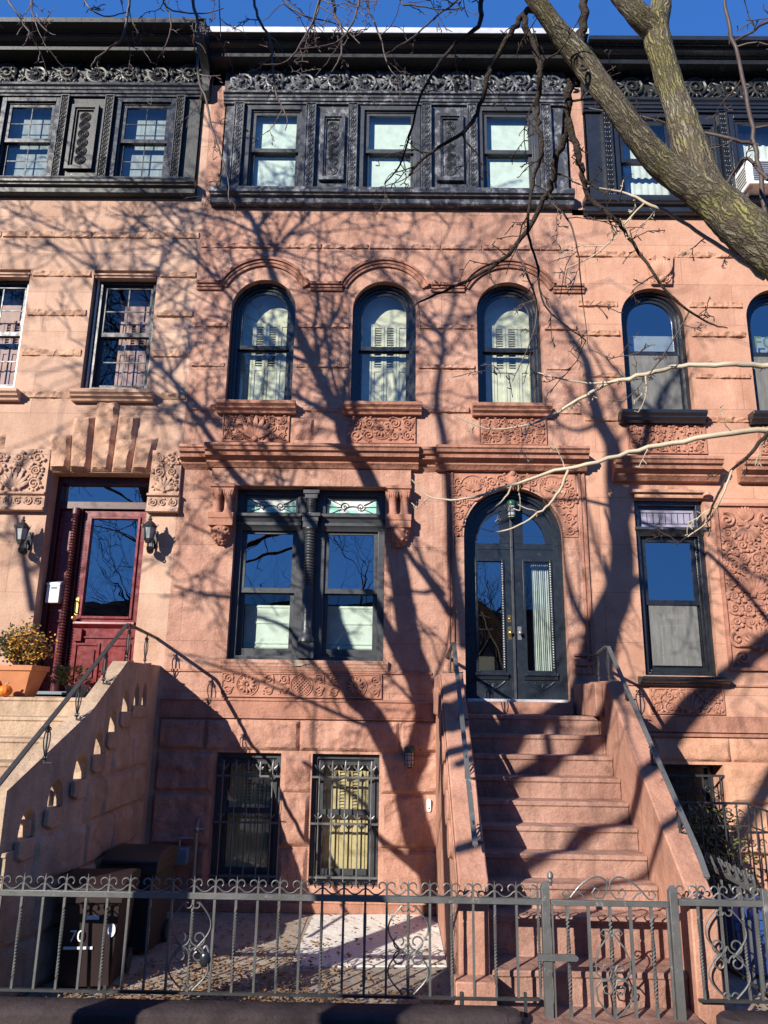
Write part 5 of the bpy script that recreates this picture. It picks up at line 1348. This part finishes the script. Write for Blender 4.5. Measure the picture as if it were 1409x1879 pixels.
for i in range(260):
    a = rs.uniform(0, 2*pi); r_ = rs.uniform(.02, .22); p = Vector((-3.68+cos(a)*r_, -.28+sin(a)*r_*.7, 2.40+rs.uniform(0, .2))); d = Vector((cos(a), sin(a), rs.uniform(.1, 1.2))).normalized()*rs.uniform(.05, .09); s_ = d.orthogonal().normalized()*.01
    b.add([p, p+d*.5+s_, p+d, p+d*.5-s_], [(0, 1, 2, 3)])
obj('foliage', b, 'green', t, smooth=0)
# dark evergreen at the right-hand basement entrance
t = thing('evergreen_shrub', 'dark evergreen shrub behind the small iron railing at the right', 'shrub', (3.4, -.4, 0))
b = MB(); b.tube([(3.4, -.4, 0), (3.42, -.4, .9)], [.03, .012], 6); obj('stem', b, 'twig', t)
b = MB()
for i in range(1500):
    p = Vector((3.4+rs.gauss(0, .2), -.4+rs.gauss(0, .12), rs.uniform(.25, 1.2))); d = Vector((rs.gauss(0, 1), rs.gauss(0, 1), rs.gauss(0, .6))).normalized()*.06; s_ = d.orthogonal().normalized()*.014
    b.add([p, p+d*.5+s_, p+d, p+d*.5-s_], [(0, 1, 2, 3)])
obj('foliage', b, 'green', t, smooth=0)
# leaf litter
b = MB()
for i in range(5200):
    u = rs.random()
    if u < .5: x = rs.uniform(-3.2, .5); y = -3.0+abs(rs.gauss(0, .38))
    elif u < .8: x = rs.gauss(-1.2, .55); y = rs.gauss(-2.3, .45)
    elif u < .92: x = rs.uniform(-2.6, .5); y = rs.uniform(-2.9, -.1)
    else: x = rs.uniform(2.5, 4.5); y = rs.uniform(-2.9, -1)
    if not -3.02 < y < -.06 or (.5 < x < 2.46): continue
    z = .014+rs.uniform(0, .02); a = rs.uniform(0, 2*pi); L_ = rs.uniform(.012, .034); wd = L_*rs.uniform(.3, .6)
    c, s_ = cos(a), sin(a); h = rs.uniform(.004, .016)
    P_ = lambda u_, v_, w_: (x+c*u_-s_*v_, y+s_*u_+c*v_, z+w_)
    b.add([P_(-L_, 0, h), P_(0, -wd, 0), P_(L_, 0, h*rs.uniform(.2, 1.5)), P_(0, wd, h*.8)], [(0, 1, 2), (0, 2, 3)])
tag(kind(obj('leaf_litter', b, 'leaf2', smooth=0), 'stuff'), 'dry brown leaf litter scattered over the areaway paving', 'leaves')
# low building across the street (reflected in the panes)
OB = thing('brick_building', 'low brick building across the street, reflected in the door glass', 'building', (0, -27, 0))
ops = []
for k in range(13):
    for z in (1.2, 4.4): ops.append((-24+k*3.8, -22.8+k*3.8, z, z+1.7, .2, False))
b = MB(); wall(b, -26, 26, 0, 6.6, 0, ops)
for q in ops: b.add([(q[0], .2, q[2]), (q[1], .2, q[2]), (q[1], .2, q[3]), (q[0], .2, q[3])], [(0, 1, 2, 3)])
b.box(-26, 26, .3, 8, 6.3, 6.5); b.box(-26.1, 26.1, -.15, .25, 6.45, 6.7)
o = obj('wall', b, 'brick', OB, local=True); OB.rotation_euler.z = pi
for xo, hh, lb in ((-44, 13.0, 'unseen tall brick row added across the street far to the left to block low sky light'), (44, 13.0, 'unseen tall brick row added across the street far to the right to block low sky light')):  # out-of-view flank blocks, added to cut low sky light and deepen the shade
    t = thing('brick_building', lb, 'building', (xo, -27, 0)); ops = []
    for k in range(9):
        for z in (1.2, 4.4, 7.6, 10.6): ops.append((-15.5+k*3.7, -14.2+k*3.7, z, z+1.8, .2, False))
    b = MB(); wall(b, -17, 17, 0, hh, 0, ops)
    for q in ops: b.add([(q[0], .2, q[2]), (q[1], .2, q[2]), (q[1], .2, q[3]), (q[0], .2, q[3])], [(0, 1, 2, 3)])
    b.box(-17, 17, .3, 10, hh-.4, hh-.2); b.box(-17.1, 17.1, -.25, .25, hh-.2, hh+.1); b.box(-17, -16.8, .25, 10, 0, hh-.4); b.box(16.8, 17, .25, 10, 0, hh-.4)
    obj('wall', b, 'brick', t, local=True); t.rotation_euler.z = pi
# ------------------------------------------------------------------ TREES
def smooth_path(pts, rad, sub=4):
    P_ = [Vector(p) for p in pts]; o = []; r = []
    for i in range(len(P_)-1):
        p0 = P_[max(0, i-1)]; p1 = P_[i]; p2 = P_[i+1]; p3 = P_[min(len(P_)-1, i+2)]
        for k in range(sub):
            t = k/sub
            o.append(.5*((2*p1)+(-p0+p2)*t+(2*p0-5*p1+4*p2-p3)*t*t+(-p0+3*p1-3*p2+p3)*t**3)); r.append(rad[i]+(rad[i+1]-rad[i])*t)
    return o+[P_[-1]], r+[rad[-1]]
def limb(b, pts, rad, seed, n=22, rough=.07):
    """thick bark-covered limb with lumps and ridges"""
    P_, r = smooth_path(pts, rad, 10)
    b0 = len(b.v); b.tube(P_, r, n)
    for i in range(b0, len(b.v)):
        k = (i-b0)//n; v = Vector(b.v[i]); d = v-P_[min(k, len(P_)-1)]
        f = 1+1.3*rough*noise.fractal(v*8+Vector((seed, 0, 0)), .8, 2, 5)+.11*noise.noise(v*3.4+Vector((0, seed, 0)))+.05*noise.noise(v*Vector((14, 14, 5)).length*.9)
        b.v[i] = tuple(P_[min(k, len(P_)-1)]+d*f)
    return b
def uv_tube(o, n, along):
    """bark coordinates: around x along"""
    me = o.data; uvl = me.uv_layers.new(name='bark'); 
    for poly in me.polygons:
        ks = [me.loops[l].vertex_index for l in poly.loop_indices]
        for l, vi in zip(poly.loop_indices, ks):
            k = vi % n; row = vi//n
            if k == 0 and any((q % n) == n-1 for q in ks): k = n
            uvl.data[l].uv = (k/n*1.1, row*along)
def twigs(b, pts, rad, rr, dens, L0, depth=2, droop=-.15, rmin=.0022, n=4):
    """side twigs along a smoothed path"""
    acc = 0; nxt = rr.uniform(.3, 1)*dens
    for i in range(1, len(pts)):
        seg = (pts[i]-pts[i-1]).length; acc += seg
        if acc < nxt: continue
        acc = 0; nxt = dens*rr.uniform(.5, 1.6)
        t = (pts[i]-pts[i-1]).normalized(); s = Vector((rr.gauss(0, 1), rr.gauss(0, 1), rr.gauss(0, 1))); s = (s-t*s.dot(t)).normalized()
        d = (t*rr.uniform(.3, 1.0)+s).normalized(); L = L0*rr.uniform(.35, 1.25)
        r0 = min(rad[i]*.6, .002+.012*L); p = pts[i].copy(); path = [p.copy()]; m_ = 6; rads = [max(rmin, r0)]
        for k in range(m_):
            d = (d+Vector((rr.gauss(0, .2), rr.gauss(0, .2), rr.gauss(droop*.3, .2)))).normalized(); p = p+d*L/m_; path.append(p.copy()); rads.append(max(rmin, r0*(1-.85*(k+1)/m_)))
            if rr.random() < .5:   # bud spur
                q = (d+Vector((rr.gauss(0, 1), rr.gauss(0, 1), rr.gauss(0, 1)))).normalized()*rr.uniform(.012, .035); b.tube([p, p+q*.6, p+q], [rmin, rmin*1.15, rmin*.9], n)
        b.tube(path, rads, n)
        if depth > 1: twigs(b, path, rads, rr, dens*.55, L*.5, depth-1, droop, rmin, n)
def branch(par, trace, rad, mat='twig', seed=1, dens=.16, L0=.3, depth=2, n=7, droop=-.15, name='branch', rmin=.0022):
    """trace = [(px,py,Y)] measured on the photograph at depth Y"""
    pts = [at(*t)[0] for t in trace]; m_ = len(pts)
    if not isinstance(rad, list): rad = [rad[0]+(rad[1]-rad[0])*i/(m_-1) for i in range(m_)]
    P_, r = smooth_path(pts, rad, 5); rr = random.Random(seed)
    for i in range(1, len(P_)-1): P_[i] = P_[i]+Vector((rr.gauss(0, 1), rr.gauss(0, 1), rr.gauss(0, 1)))*min(.008, r[i]*.35)
    b = MB(); b.tube(P_, r, n)
    if dens: twigs(b, P_, r, rr, dens, L0, depth, droop, rmin)
    return obj(name, b, mat, par, smooth=60)
TR = thing('street_tree', 'bare mossy-barked street tree with a forked trunk leaning in from the upper right', 'tree', (2.35, -6.15, .1), 'street trees')
Y0 = -6.0
def tr(l): return [(x, y, Y) for x, y, Y, _ in l], [w_*at(x, y, Y)[1]/2*1.0 for x, y, Y, w_ in l]
trunk_px = [(1540, 560, Y0, 95), (1470, 500, Y0, 89), (1398, 447, Y0, 82), (1330, 385, Y0, 75), (1278, 335, Y0, 71)]
tp, trd = tr(trunk_px)
pts = [Vector((2.75, -6.1, .0)), Vector((2.7, -6.08, .5)), Vector((2.6, -6.04, 2.0)), Vector((2.42, -6.02, 3.1))]+[at(*p)[0] for p in tp]
rads = [.28, .22, .18, .17]+trd
b = MB(); limb(b, pts, rads, 1, 26); o = obj('trunk', b, 'bark', TR, smooth=70); uv_tube(o, 26, .03)
A_ = [(1300, 362, Y0, 56), (1225, 312, Y0, 48), (1170, 250, Y0-.05, 46), (1120, 182, Y0-.1, 45), (1075, 122, Y0-.1, 43), (1035, 70, Y0-.15, 39), (1000, 25, Y0-.2, 33), (960, -30, Y0-.25, 28), (900, -120, Y0-.3, 23), (800, -260, Y0-.3, 18)]
B_ = [(1300, 352, Y0, 61), (1268, 270, Y0+.03, 57), (1245, 200, Y0+.05, 51), (1222, 130, Y0+.05, 47), (1205, 68, Y0+.05, 49), (1200, 40, Y0+.05, 47)]
B1_ = [(1205, 62, Y0+.05, 46), (1165, 22, Y0, 37), (1130, -20, Y0, 31), (1080, -120, Y0, 25)]
B2_ = [(1203, 55, Y0+.05, 43), (1212, 10, Y0+.1, 39), (1215, -60, Y0+.1, 34), (1240, -200, Y0+.1, 26)]
for k, l in enumerate((A_, B_, B1_, B2_)):
    p_, r_ = tr(l); b = MB(); limb(b, [at(*q)[0] for q in p_], r_, 5+k, 22, .05); o = obj('limb', b, 'bark', TR, smooth=70); uv_tube(o, 22, .03)
kc = at(1070, 124, Y0-.165)[0]
b = MB(); u_ = Vector((1, 0, 0)); v_ = Vector((0, .25, 1)).normalized()
b.tube([kc+(u_*cos(2*pi*i/16)+v_*sin(2*pi*i/16))*.017 for i in range(17)], .007, 6); o = obj('knot', b, 'bark', TR); uv_tube(o, 6, .03)
br = [
 ([(1048, 143, -6.0), (1036, 230, -5.9), (1018, 318, -5.8), (1000, 364, -5.7), (944, 456, -5.6), (875, 507, -5.5), (800, 540, -5.5), (755, 562, -5.4)], (.022, .004), 'bark_dk', .2, .3),
 ([(1041, 215, -5.9), (1058, 280, -5.9), (1069, 318, -5.85), (1082, 364, -5.8), (1128, 401, -5.8), (1161, 447, -5.7), (1230, 543, -5.7), (1300, 592, -5.6), (1335, 602, -5.6)], (.018, .003), 'bark_dk', .17, .28),
 ([(985, 15, -6.1), (958, 28, -6.1), (944, 51, -6.1), (907, 110, -6), (894, 143, -6), (875, 207, -5.9), (847, 244, -5.9), (801, 272, -5.8), (768, 300, -5.8), (750, 322, -5.8)], (.016, .006), 'bark_dk', .2, .25),
 ([(958, 28, -6.1), (981, 92, -6.1), (993, 138, -6.1), (986, 193, -6), (986, 230, -6), (995, 276, -6), (981, 322, -5.9), (967, 414, -5.9), (985, 480, -5.8), (1000, 560, -5.8), (1075, 625, -5.7)], (.017, .003), 'bark_dk', .18, .28),
 ([(892, -60, -6.1), (884, 0, -6.1), (877, 46, -6.1), (829, 87, -6), (801, 124, -6), (769, 184, -6), (740, 290, -5.9), (705, 338, -5.9)], (.014, .003), 'bark_dk', .17, .26),
 ([(1000, 364, -5.7), (1040, 400, -5.7), (1060, 460, -5.7), (1068, 540, -5.6), (1080, 640, -5.6)], (.006, .002), 'twig', .12, .25),
 ([(944, 456, -5.6), (965, 500, -5.6), (985, 560, -5.5), (975, 620, -5.5), (940, 700, -5.5)], (.007, .002), 'twig', .12, .25),
 ([(1391, 267, -6.0), (1330, 252, -6.0), (1255, 235, -5.9), (1175, 214, -5.9), (1080, 198, -5.8)], (.009, .003), 'twig', .16, .2),
 ([(1320, -40, -6.0), (1327, 0, -6.0), (1345, 69, -6.0), (1372, 193, -6.0), (1391, 295, -6.0), (1405, 391, -6.0), (1400, 420, -6.0)], (.007, .013), 'twig', .2, .3),
 ([(1402, 511, -5.9), (1327, 456, -5.8), (1248, 405, -5.8), (1184, 371, -5.8), (1152, 355, -5.7), (1073, 341, -5.7)], (.012, .004), 'twig_l', .18, .2),
 ([(1184, 371, -5.8), (1138, 419, -5.7), (1101, 461, -5.7), (1036, 495, -5.6)], (.006, .0025), 'twig_l', .15, .2),
 ([(1480, 672, -5.7), (1409, 671, -5.6), (1330, 669, -5.6), (1250, 672, -5.5), (1170, 690, -5.5), (1110, 707, -5.4), (1050, 740, -5.4), (990, 772, -5.3), (940, 785, -5.3), (890, 786, -5.3), (835, 762, -5.3)], (.016, .003), 'twig_l', .3, .22),
 ([(1170, 690, -5.5), (1100, 703, -5.4), (1045, 698, -5.4), (988, 684, -5.3)], (.007, .003), 'twig_l', .25, .18),
 ([(1500, 768, -5.6), (1409, 785, -5.5), (1300, 800, -5.5), (1190, 822, -5.4), (1095, 846, -5.4), (1000, 870, -5.3), (920, 897, -5.3), (855, 915, -5.3), (790, 912, -5.2), (755, 880, -5.2)], (.017, .003), 'twig_l', .35, .2),
 ([(1043, 862, -5.35), (1021, 909, -5.3), (994, 936, -5.3), (954, 963, -5.25), (914, 976, -5.2), (883, 970, -5.2)], (.008, .003), 'twig_l', .2, .12),
 ([(938, 892, -5.3), (923, 918, -5.3), (894, 941, -5.25)], (.006, .003), 'twig_l', .25, .1),
 ([(1470, 740, -5.8), (1409, 795, -5.7), (1375, 835, -5.7), (1343, 862, -5.6), (1318, 905, -5.6), (1290, 960, -5.5), (1240, 1000, -5.5)], (.011, .003), 'bark_dk', .14, .2),
 ([(1343, 862, -5.6), (1325, 910, -5.6), (1300, 955, -5.5), (1262, 985, -5.5)], (.006, .003), 'twig_l', .2, .15),
 ([(1075, -60, -6.0), (1070, 0, -6.0), (1066, 60, -6.0), (1066, 90, -6.0)], (.02, .022), 'bark_dk', 0, 0),
 ([(1409, 330, -6.2), (1370, 290, -6.1), (1345, 320, -6.0), (1330, 345, -6.0)], (.008, .006), 'twig', .15, .2),
 ([(1470, 20, -6.2), (1409, 40, -6.1), (1375, 60, -6.0), (1348, 75, -6.0)], (.008, .005), 'twig', .12, .25),
 ([(1265, 570, -5.6), (1225, 640, -5.6), (1180, 700, -5.5), (1140, 740, -5.5)], (.004, .002), 'twig', .1, .16),
]
for k, (l, r_, m_, dn, L0) in enumerate(br): branch(TR, l, r_, m_, 100+k, dn, L0)
YT = -5.2
top = [
 ([(674, -120), (674, 0), (685, 37), (699, 72), (711, 119), (729, 142)], (.008, .003)), ([(900, -60), (841, 0), (798, 32), (761, 65), (719, 92), (699, 104)], (.008, .003)),
 ([(670, -100), (659, 0), (649, 37), (632, 65), (607, 82), (550, 90)], (.008, .003)), ([(605, -100), (612, 0), (616, 32), (627, 55), (625, 100), (608, 132)], (.013, .004)),
 ([(600, -90), (587, 0), (575, 40), (567, 60), (550, 84)], (.008, .003)), ([(595, -90), (585, 0), (564, 58), (527, 112), (483, 118)], (.008, .003)),
 ([(452, -100), (466, 0), (476, 37), (496, 75), (500, 116), (506, 170), (517, 194), (527, 218), (523, 240)], (.011, .003)),
 ([(346, -100), (354, 0), (364, 51), (363, 136), (378, 184), (388, 232), (405, 283), (419, 337), (419, 368)], (.012, .003)),
 ([(245, -90), (237, 0), (232, 41), (218, 75), (177, 106), (167, 123)], (.010, .003)), ([(50, -90), (58, 0), (60, 27), (88, 58), (102, 64)], (.008, .003)),
 ([(-20, -60), (14, 0), (34, 27), (43, 44), (60, 66)], (.008, .003)), ([(295, -90), (302, 0), (313, 34), (310, 68), (298, 92)], (.007, .003)),
 ([(400, -90), (402, 0), (405, 68)], (.006, .003)), ([(150, -80), (155, 0), (190, 30), (232, 22)], (.006, .003)), ([(480, -80), (520, 0), (560, 30), (620, 45), (660, 80)], (.008, .003)),
 ([(740, -80), (735, 0), (760, 10), (810, 18), (850, 14)], (.006, .003)), ([(330, -90), (300, 5), (360, 25), (410, 15)], (.006, .003)), ([(780, 300), (740, 330), (690, 345)], (.004, .002)),
]
for k, (l, r_) in enumerate(top):
    yy = YT+.25*sin(k*2.3)
    branch(TR, [(x, y, yy) for x, y in l], r_, 'twig', 300+k, .17, .3, 2, 6, -.25)
branch(TR, [(800, -260, -6.3), (650, -230, -5.6), (450, -190, -5.2), (200, -170, -5.1), (-60, -120, -5.1)], (.035, .012), 'bark_dk', 400, 0)
def dead_leaf(px, py, Y, s, seed):
    c = at(px, py, Y)[0]; rr = random.Random(seed); b = MB(); vs = []; n = 7
    for i in range(n):
        for j in range(n):
            u = (i/(n-1)-.5)*2; v = (j/(n-1)-.5)*2; wd = (1-abs(v)**1.6)*(.75+.25*sin(v*9))
            vs.append(c+Vector((u*s*.6*wd+.1*s*sin(v*3), s*.35*sin(u*2.2+v*1.5)+.1*s*rr.uniform(-1, 1), v*s)))
    b.add(vs, [(i*n+j, i*n+j+1, (i+1)*n+j+1, (i+1)*n+j) for i in range(n-1) for j in range(n-1)]); obj('dead_leaf', b, 'leaf', TR)
for k, (x, y, Y, s) in enumerate(((838, 160, -6.0, .032), (1163, 694, -5.45, .018), (1128, 848, -5.35, .014), (1119, 905, -5.4, .018), (953, 893, -5.3, .014), (985, 945, -5.3, .012), (755, 262, -6, .014))): dead_leaf(x, y, Y, s, k)
# ---- the trees outside the view whose shadows fall on the houses
def seen(p, m=1.12):
    v = p-EYE; z = v.dot(_fw)
    return z > .05 and abs(v.dot(_rt)) < z*m*PW/2/FPX and abs(v.dot(_up)) < z*m*PH/2/FPX
def shadow_tree(label, loc, base, limbs, s, mat='bark_dk', seed=1, twig_scale=1.0, blobs=()):
    """limbs are traced from the shadows they throw: pixel on the facade -> back along the sunlight"""
    t = thing('street_tree', label, 'tree', loc, 'street trees'); rr = random.Random(seed)
    for k, (tr_, r0, r1, ds) in enumerate(limbs):
        m_ = len(tr_); pts = []
        for i, q_ in enumerate(tr_):
            q = at(q_[0], q_[1], q_[2] if len(q_) > 2 else 0)[0]; pts.append(q-SUN*(s+ds*(i/(m_-1))+.15*sin(i+k)))
        rad = [r0+(r1-r0)*i/(m_-1) for i in range(m_)]
        if k == 0: pts = [Vector(base)]+pts; rad = [rad[0]*1.25]+rad
        P_, r = smooth_path(pts, rad, 5); b = MB(); b.tube(P_, r, 10)
        obj('trunk' if k == 0 else 'branch', b, mat, t, smooth=60)
        if twig_scale:
            n0 = len(P_)//5 if k == 0 else 2
            for q in range(max(4, int(len(P_)/4.1/twig_scale))):      # side branches with their twigs
                i = rr.randint(n0, len(P_)-2); zs_ = P_[i].z+.55*P_[i].y; xs_ = P_[i].x-.75*P_[i].y
                if (zs_ < 5.3 and rr.random() > .16) or (xs_ > 1.2 and rr.random() > .5) or zs_ > 9.3: continue      # few side twigs low down
                tg = (P_[i+1]-P_[i]).normalized()
                sv = Vector((rr.gauss(0, 1), rr.gauss(0, .45), rr.gauss(.25, 1))); sv = (sv-tg*sv.dot(tg)).normalized()
                d = (tg*rr.uniform(.5, 1.2)+sv*rr.uniform(.4, 1)).normalized(); L = rr.uniform(1.0, 2.6); p = P_[i].copy(); path = [p.copy()]; m2 = 8
                r0_ = min(r[i]*.7, rr.uniform(.017, .036)); rd = [r0_]
                for u in range(m2):
                    d = (d+Vector((rr.gauss(0, .13), rr.gauss(0, .1), rr.gauss(.02, .13)))).normalized(); p = p+d*L/m2
                    if seen(p): break
                    path.append(p.copy()); rd.append(max(.0085, r0_*(1-.75*(u+1)/m2)))
                if len(path) < 4: continue
                b = MB(); b.tube(path, rd, 6); sp, sr = smooth_path(path, rd, 3)
                twigs(b, sp, sr, rr, .30, .85, 2, -.02, .007, 4)
                for v_ in b.v[::4]:
                    if seen(Vector(v_), 1.02): break
                else: obj('branch', b, mat, t, smooth=60)
    return t
shadow_tree('bare street tree standing left of the view, throwing the branching shadow over the brownstone house', (-4.4, -6.2, .1), (-4.15, -6.1, .0), [
 ([(812, 1690), (779, 1568), (748, 1449), (718, 1374), (682, 1308), (652, 1282), (611, 1199), (575, 1110), (540, 1000), (500, 940), (440, 880), (395, 815), (340, 740)], .16, .03, .6),
 ([(800, 1310), (775, 1275), (753, 1188), (742, 1117), (728, 1028), (705, 940), (670, 860), (634, 809), (624, 770), (602, 724), (574, 667), (545, 605), (515, 540), (495, 490), (478, 440), (455, 390), (400, 320)], .13, .03, .8),
 ([(750, 1440), (775, 1360), (778, 1290), (728, 1188), (690, 1120), (640, 1040), (575, 960), (540, 900)], .12, .03, .4),
 ([(830, 1130), (790, 1070), (753, 1021), (720, 960), (690, 880)], .05, .02, .4),
 ([(784, 1608), (735, 1568), (682, 1524), (640, 1460), (560, 1400)], .05, .025, .3),
 ([(634, 809), (670, 750), (700, 690), (720, 620), (760, 540)], .04, .012, .5),
 ([(574, 667), (530, 650), (470, 600), (400, 520), (340, 455), (272, 414), (204, 380)], .035, .01, .8),
 ([(495, 490), (520, 440), (560, 400), (590, 360)], .03, .01, .5),
 ([(540, 1000), (480, 1010), (400, 985), (340, 960)], .035, .012, .5),
 ([(611, 1199), (560, 1190), (500, 1130), (440, 1100), (370, 1090), (320, 1075)], .04, .015, .4),
 ([(670, 860), (610, 840), (560, 830), (480, 790), (400, 780)], .03, .01, .4),
 ], 5.6, seed=11, twig_scale=.5)
shadow_tree('second bare street tree farther left, throwing the wide shadow right of the double doors', (-5.2, -9.4, .1), (-3.5, -9.4, -.03), [
 ([(960, 1560), (1010, 1440), (1075, 1290), (1101, 1182), (1112, 1140), (1133, 1092), (1142, 1030), (1137, 967), (1128, 886), (1124, 819), (1101, 775), (1085, 720), (1075, 663), (1048, 619), (1010, 560)], .21, .03, .6),
 ([(1137, 967), (1160, 900), (1178, 840), (1195, 770), (1205, 700), (1260, 640)], .09, .02, .5),
 ([(853, 1190), (847, 1133), (830, 1020), (826, 920), (815, 809), (801, 735), (812, 653), (815, 607), (836, 540), (820, 470)], .075, .02, .6),
 ([(816, 1092), (780, 1043), (760, 980), (740, 900)], .04, .015, .4),
 ([(1133, 1092), (1180, 1060), (1210, 1040), (1290, 1010)], .06, .02, .4),
 ([(1101, 1182), (1060, 1120), (1040, 1060), (1030, 990), (1020, 900)], .05, .015, .4),
 ([(1075, 1290), (1010, 1330), (930, 1400), (870, 1500)], .10, .05, .3),
 ([(1560, 1060), (1480, 1125), (1400, 1190), (1340, 1240), (1260, 1330), (1200, 1420), (1100, 1500), (960, 1570)], .085, .05, .3),
 ([(1420, 1180, 0), (1260, 1235, -.4), (1125, 1300, -.9), (1106, 1318, -.95), (1030, 1381, -1.2), (967, 1408, -1.4), (900, 1450, -1.5)], .07, .05, .3),
 ([(1500, 1300, 0), (1370, 1370, -.8), (1230, 1440, -1.6), (1182, 1479, -1.7), (1066, 1524, -1.9), (994, 1564, -2.1), (900, 1600, -2.2)], .08, .05, .3),
 ([(1520, 1420, -.5), (1390, 1480, -1.4), (1260, 1540, -2.1), (1200, 1573, -2.2), (1092, 1613, -2.4), (1000, 1640, -2.5)], .05, .03, .3),
 ([(1120, 1120, 0), (1085, 1200, -.05), (1060, 1275, -.3), (1010, 1350, -.9), (985, 1420, -1.3)], .07, .04, .3),
 ([(402, 782), (340, 721), (290, 670), (232, 618), (190, 540), (165, 431), (146, 380)], .05, .012, .6),
 ([(290, 670), (240, 690), (150, 670), (60, 690)], .03, .01, .4),
 ([(250, 560), (300, 480), (330, 410), (380, 390)], .03, .01, .4),
 ([(170, 492), (100, 450), (40, 400)], .025, .01, .4),
 ([(1101, 775), (1060, 790), (1020, 770), (980, 700)], .035, .012, .4),
 ([(60, 1120), (40, 1000), (30, 900), (80, 820)], .05, .02, .4),
 ], 8.6, seed=12, twig_scale=.62)
# a tree across the road (seen only as reflection)
def road_tree(x, y, h, seed, label):
    t = thing('street_tree', label, 'tree', (x, y, 0), 'street trees'); rr = random.Random(seed); tb = MB(); bb = MB()
    def grow(p, d, L, r, dep):
        pts = [p.copy()]; rads = [r]
        for k in range(6):
            d = (d+Vector((rr.gauss(0, .14), rr.gauss(0, .14), rr.gauss(.03, .1)))).normalized(); p = p+d*L/6; pts.append(p.copy()); rads.append(r*(1-.5*(k+1)/6))
        (tb if dep == 0 else bb).tube(pts, rads, 8 if dep < 2 else 4)
        if dep < 5:
            for k in range(4 if dep < 3 else 3):
                i = rr.choice((3, 4, 5, 6)); s = Vector((rr.gauss(0, 1), rr.gauss(0, 1), rr.gauss(.2, .6))).normalized()
                grow(pts[i], (d*.8+s*.8).normalized(), L*rr.uniform(.55, .8), rads[i]*.65, dep+1)
    grow(Vector((x, y, 0)), Vector((0, 0, 1)), h*.4, .2, 0)
    obj('trunk', tb, 'bark_dk', t, smooth=60); obj('branch', bb, 'bark_dk', t, smooth=60)
road_tree(-3.4, -18.7, 12.5, 3, 'bare tree straight across the road, mirrored in the parlour windows')
road_tree(4.6, -18.7, 11, 5, 'bare tree across the road on the right, mirrored in the glass of the black doors')
road_tree(-8.6, -18.9, 11, 8, 'bare tree across the road on the left, mirrored in the red door')
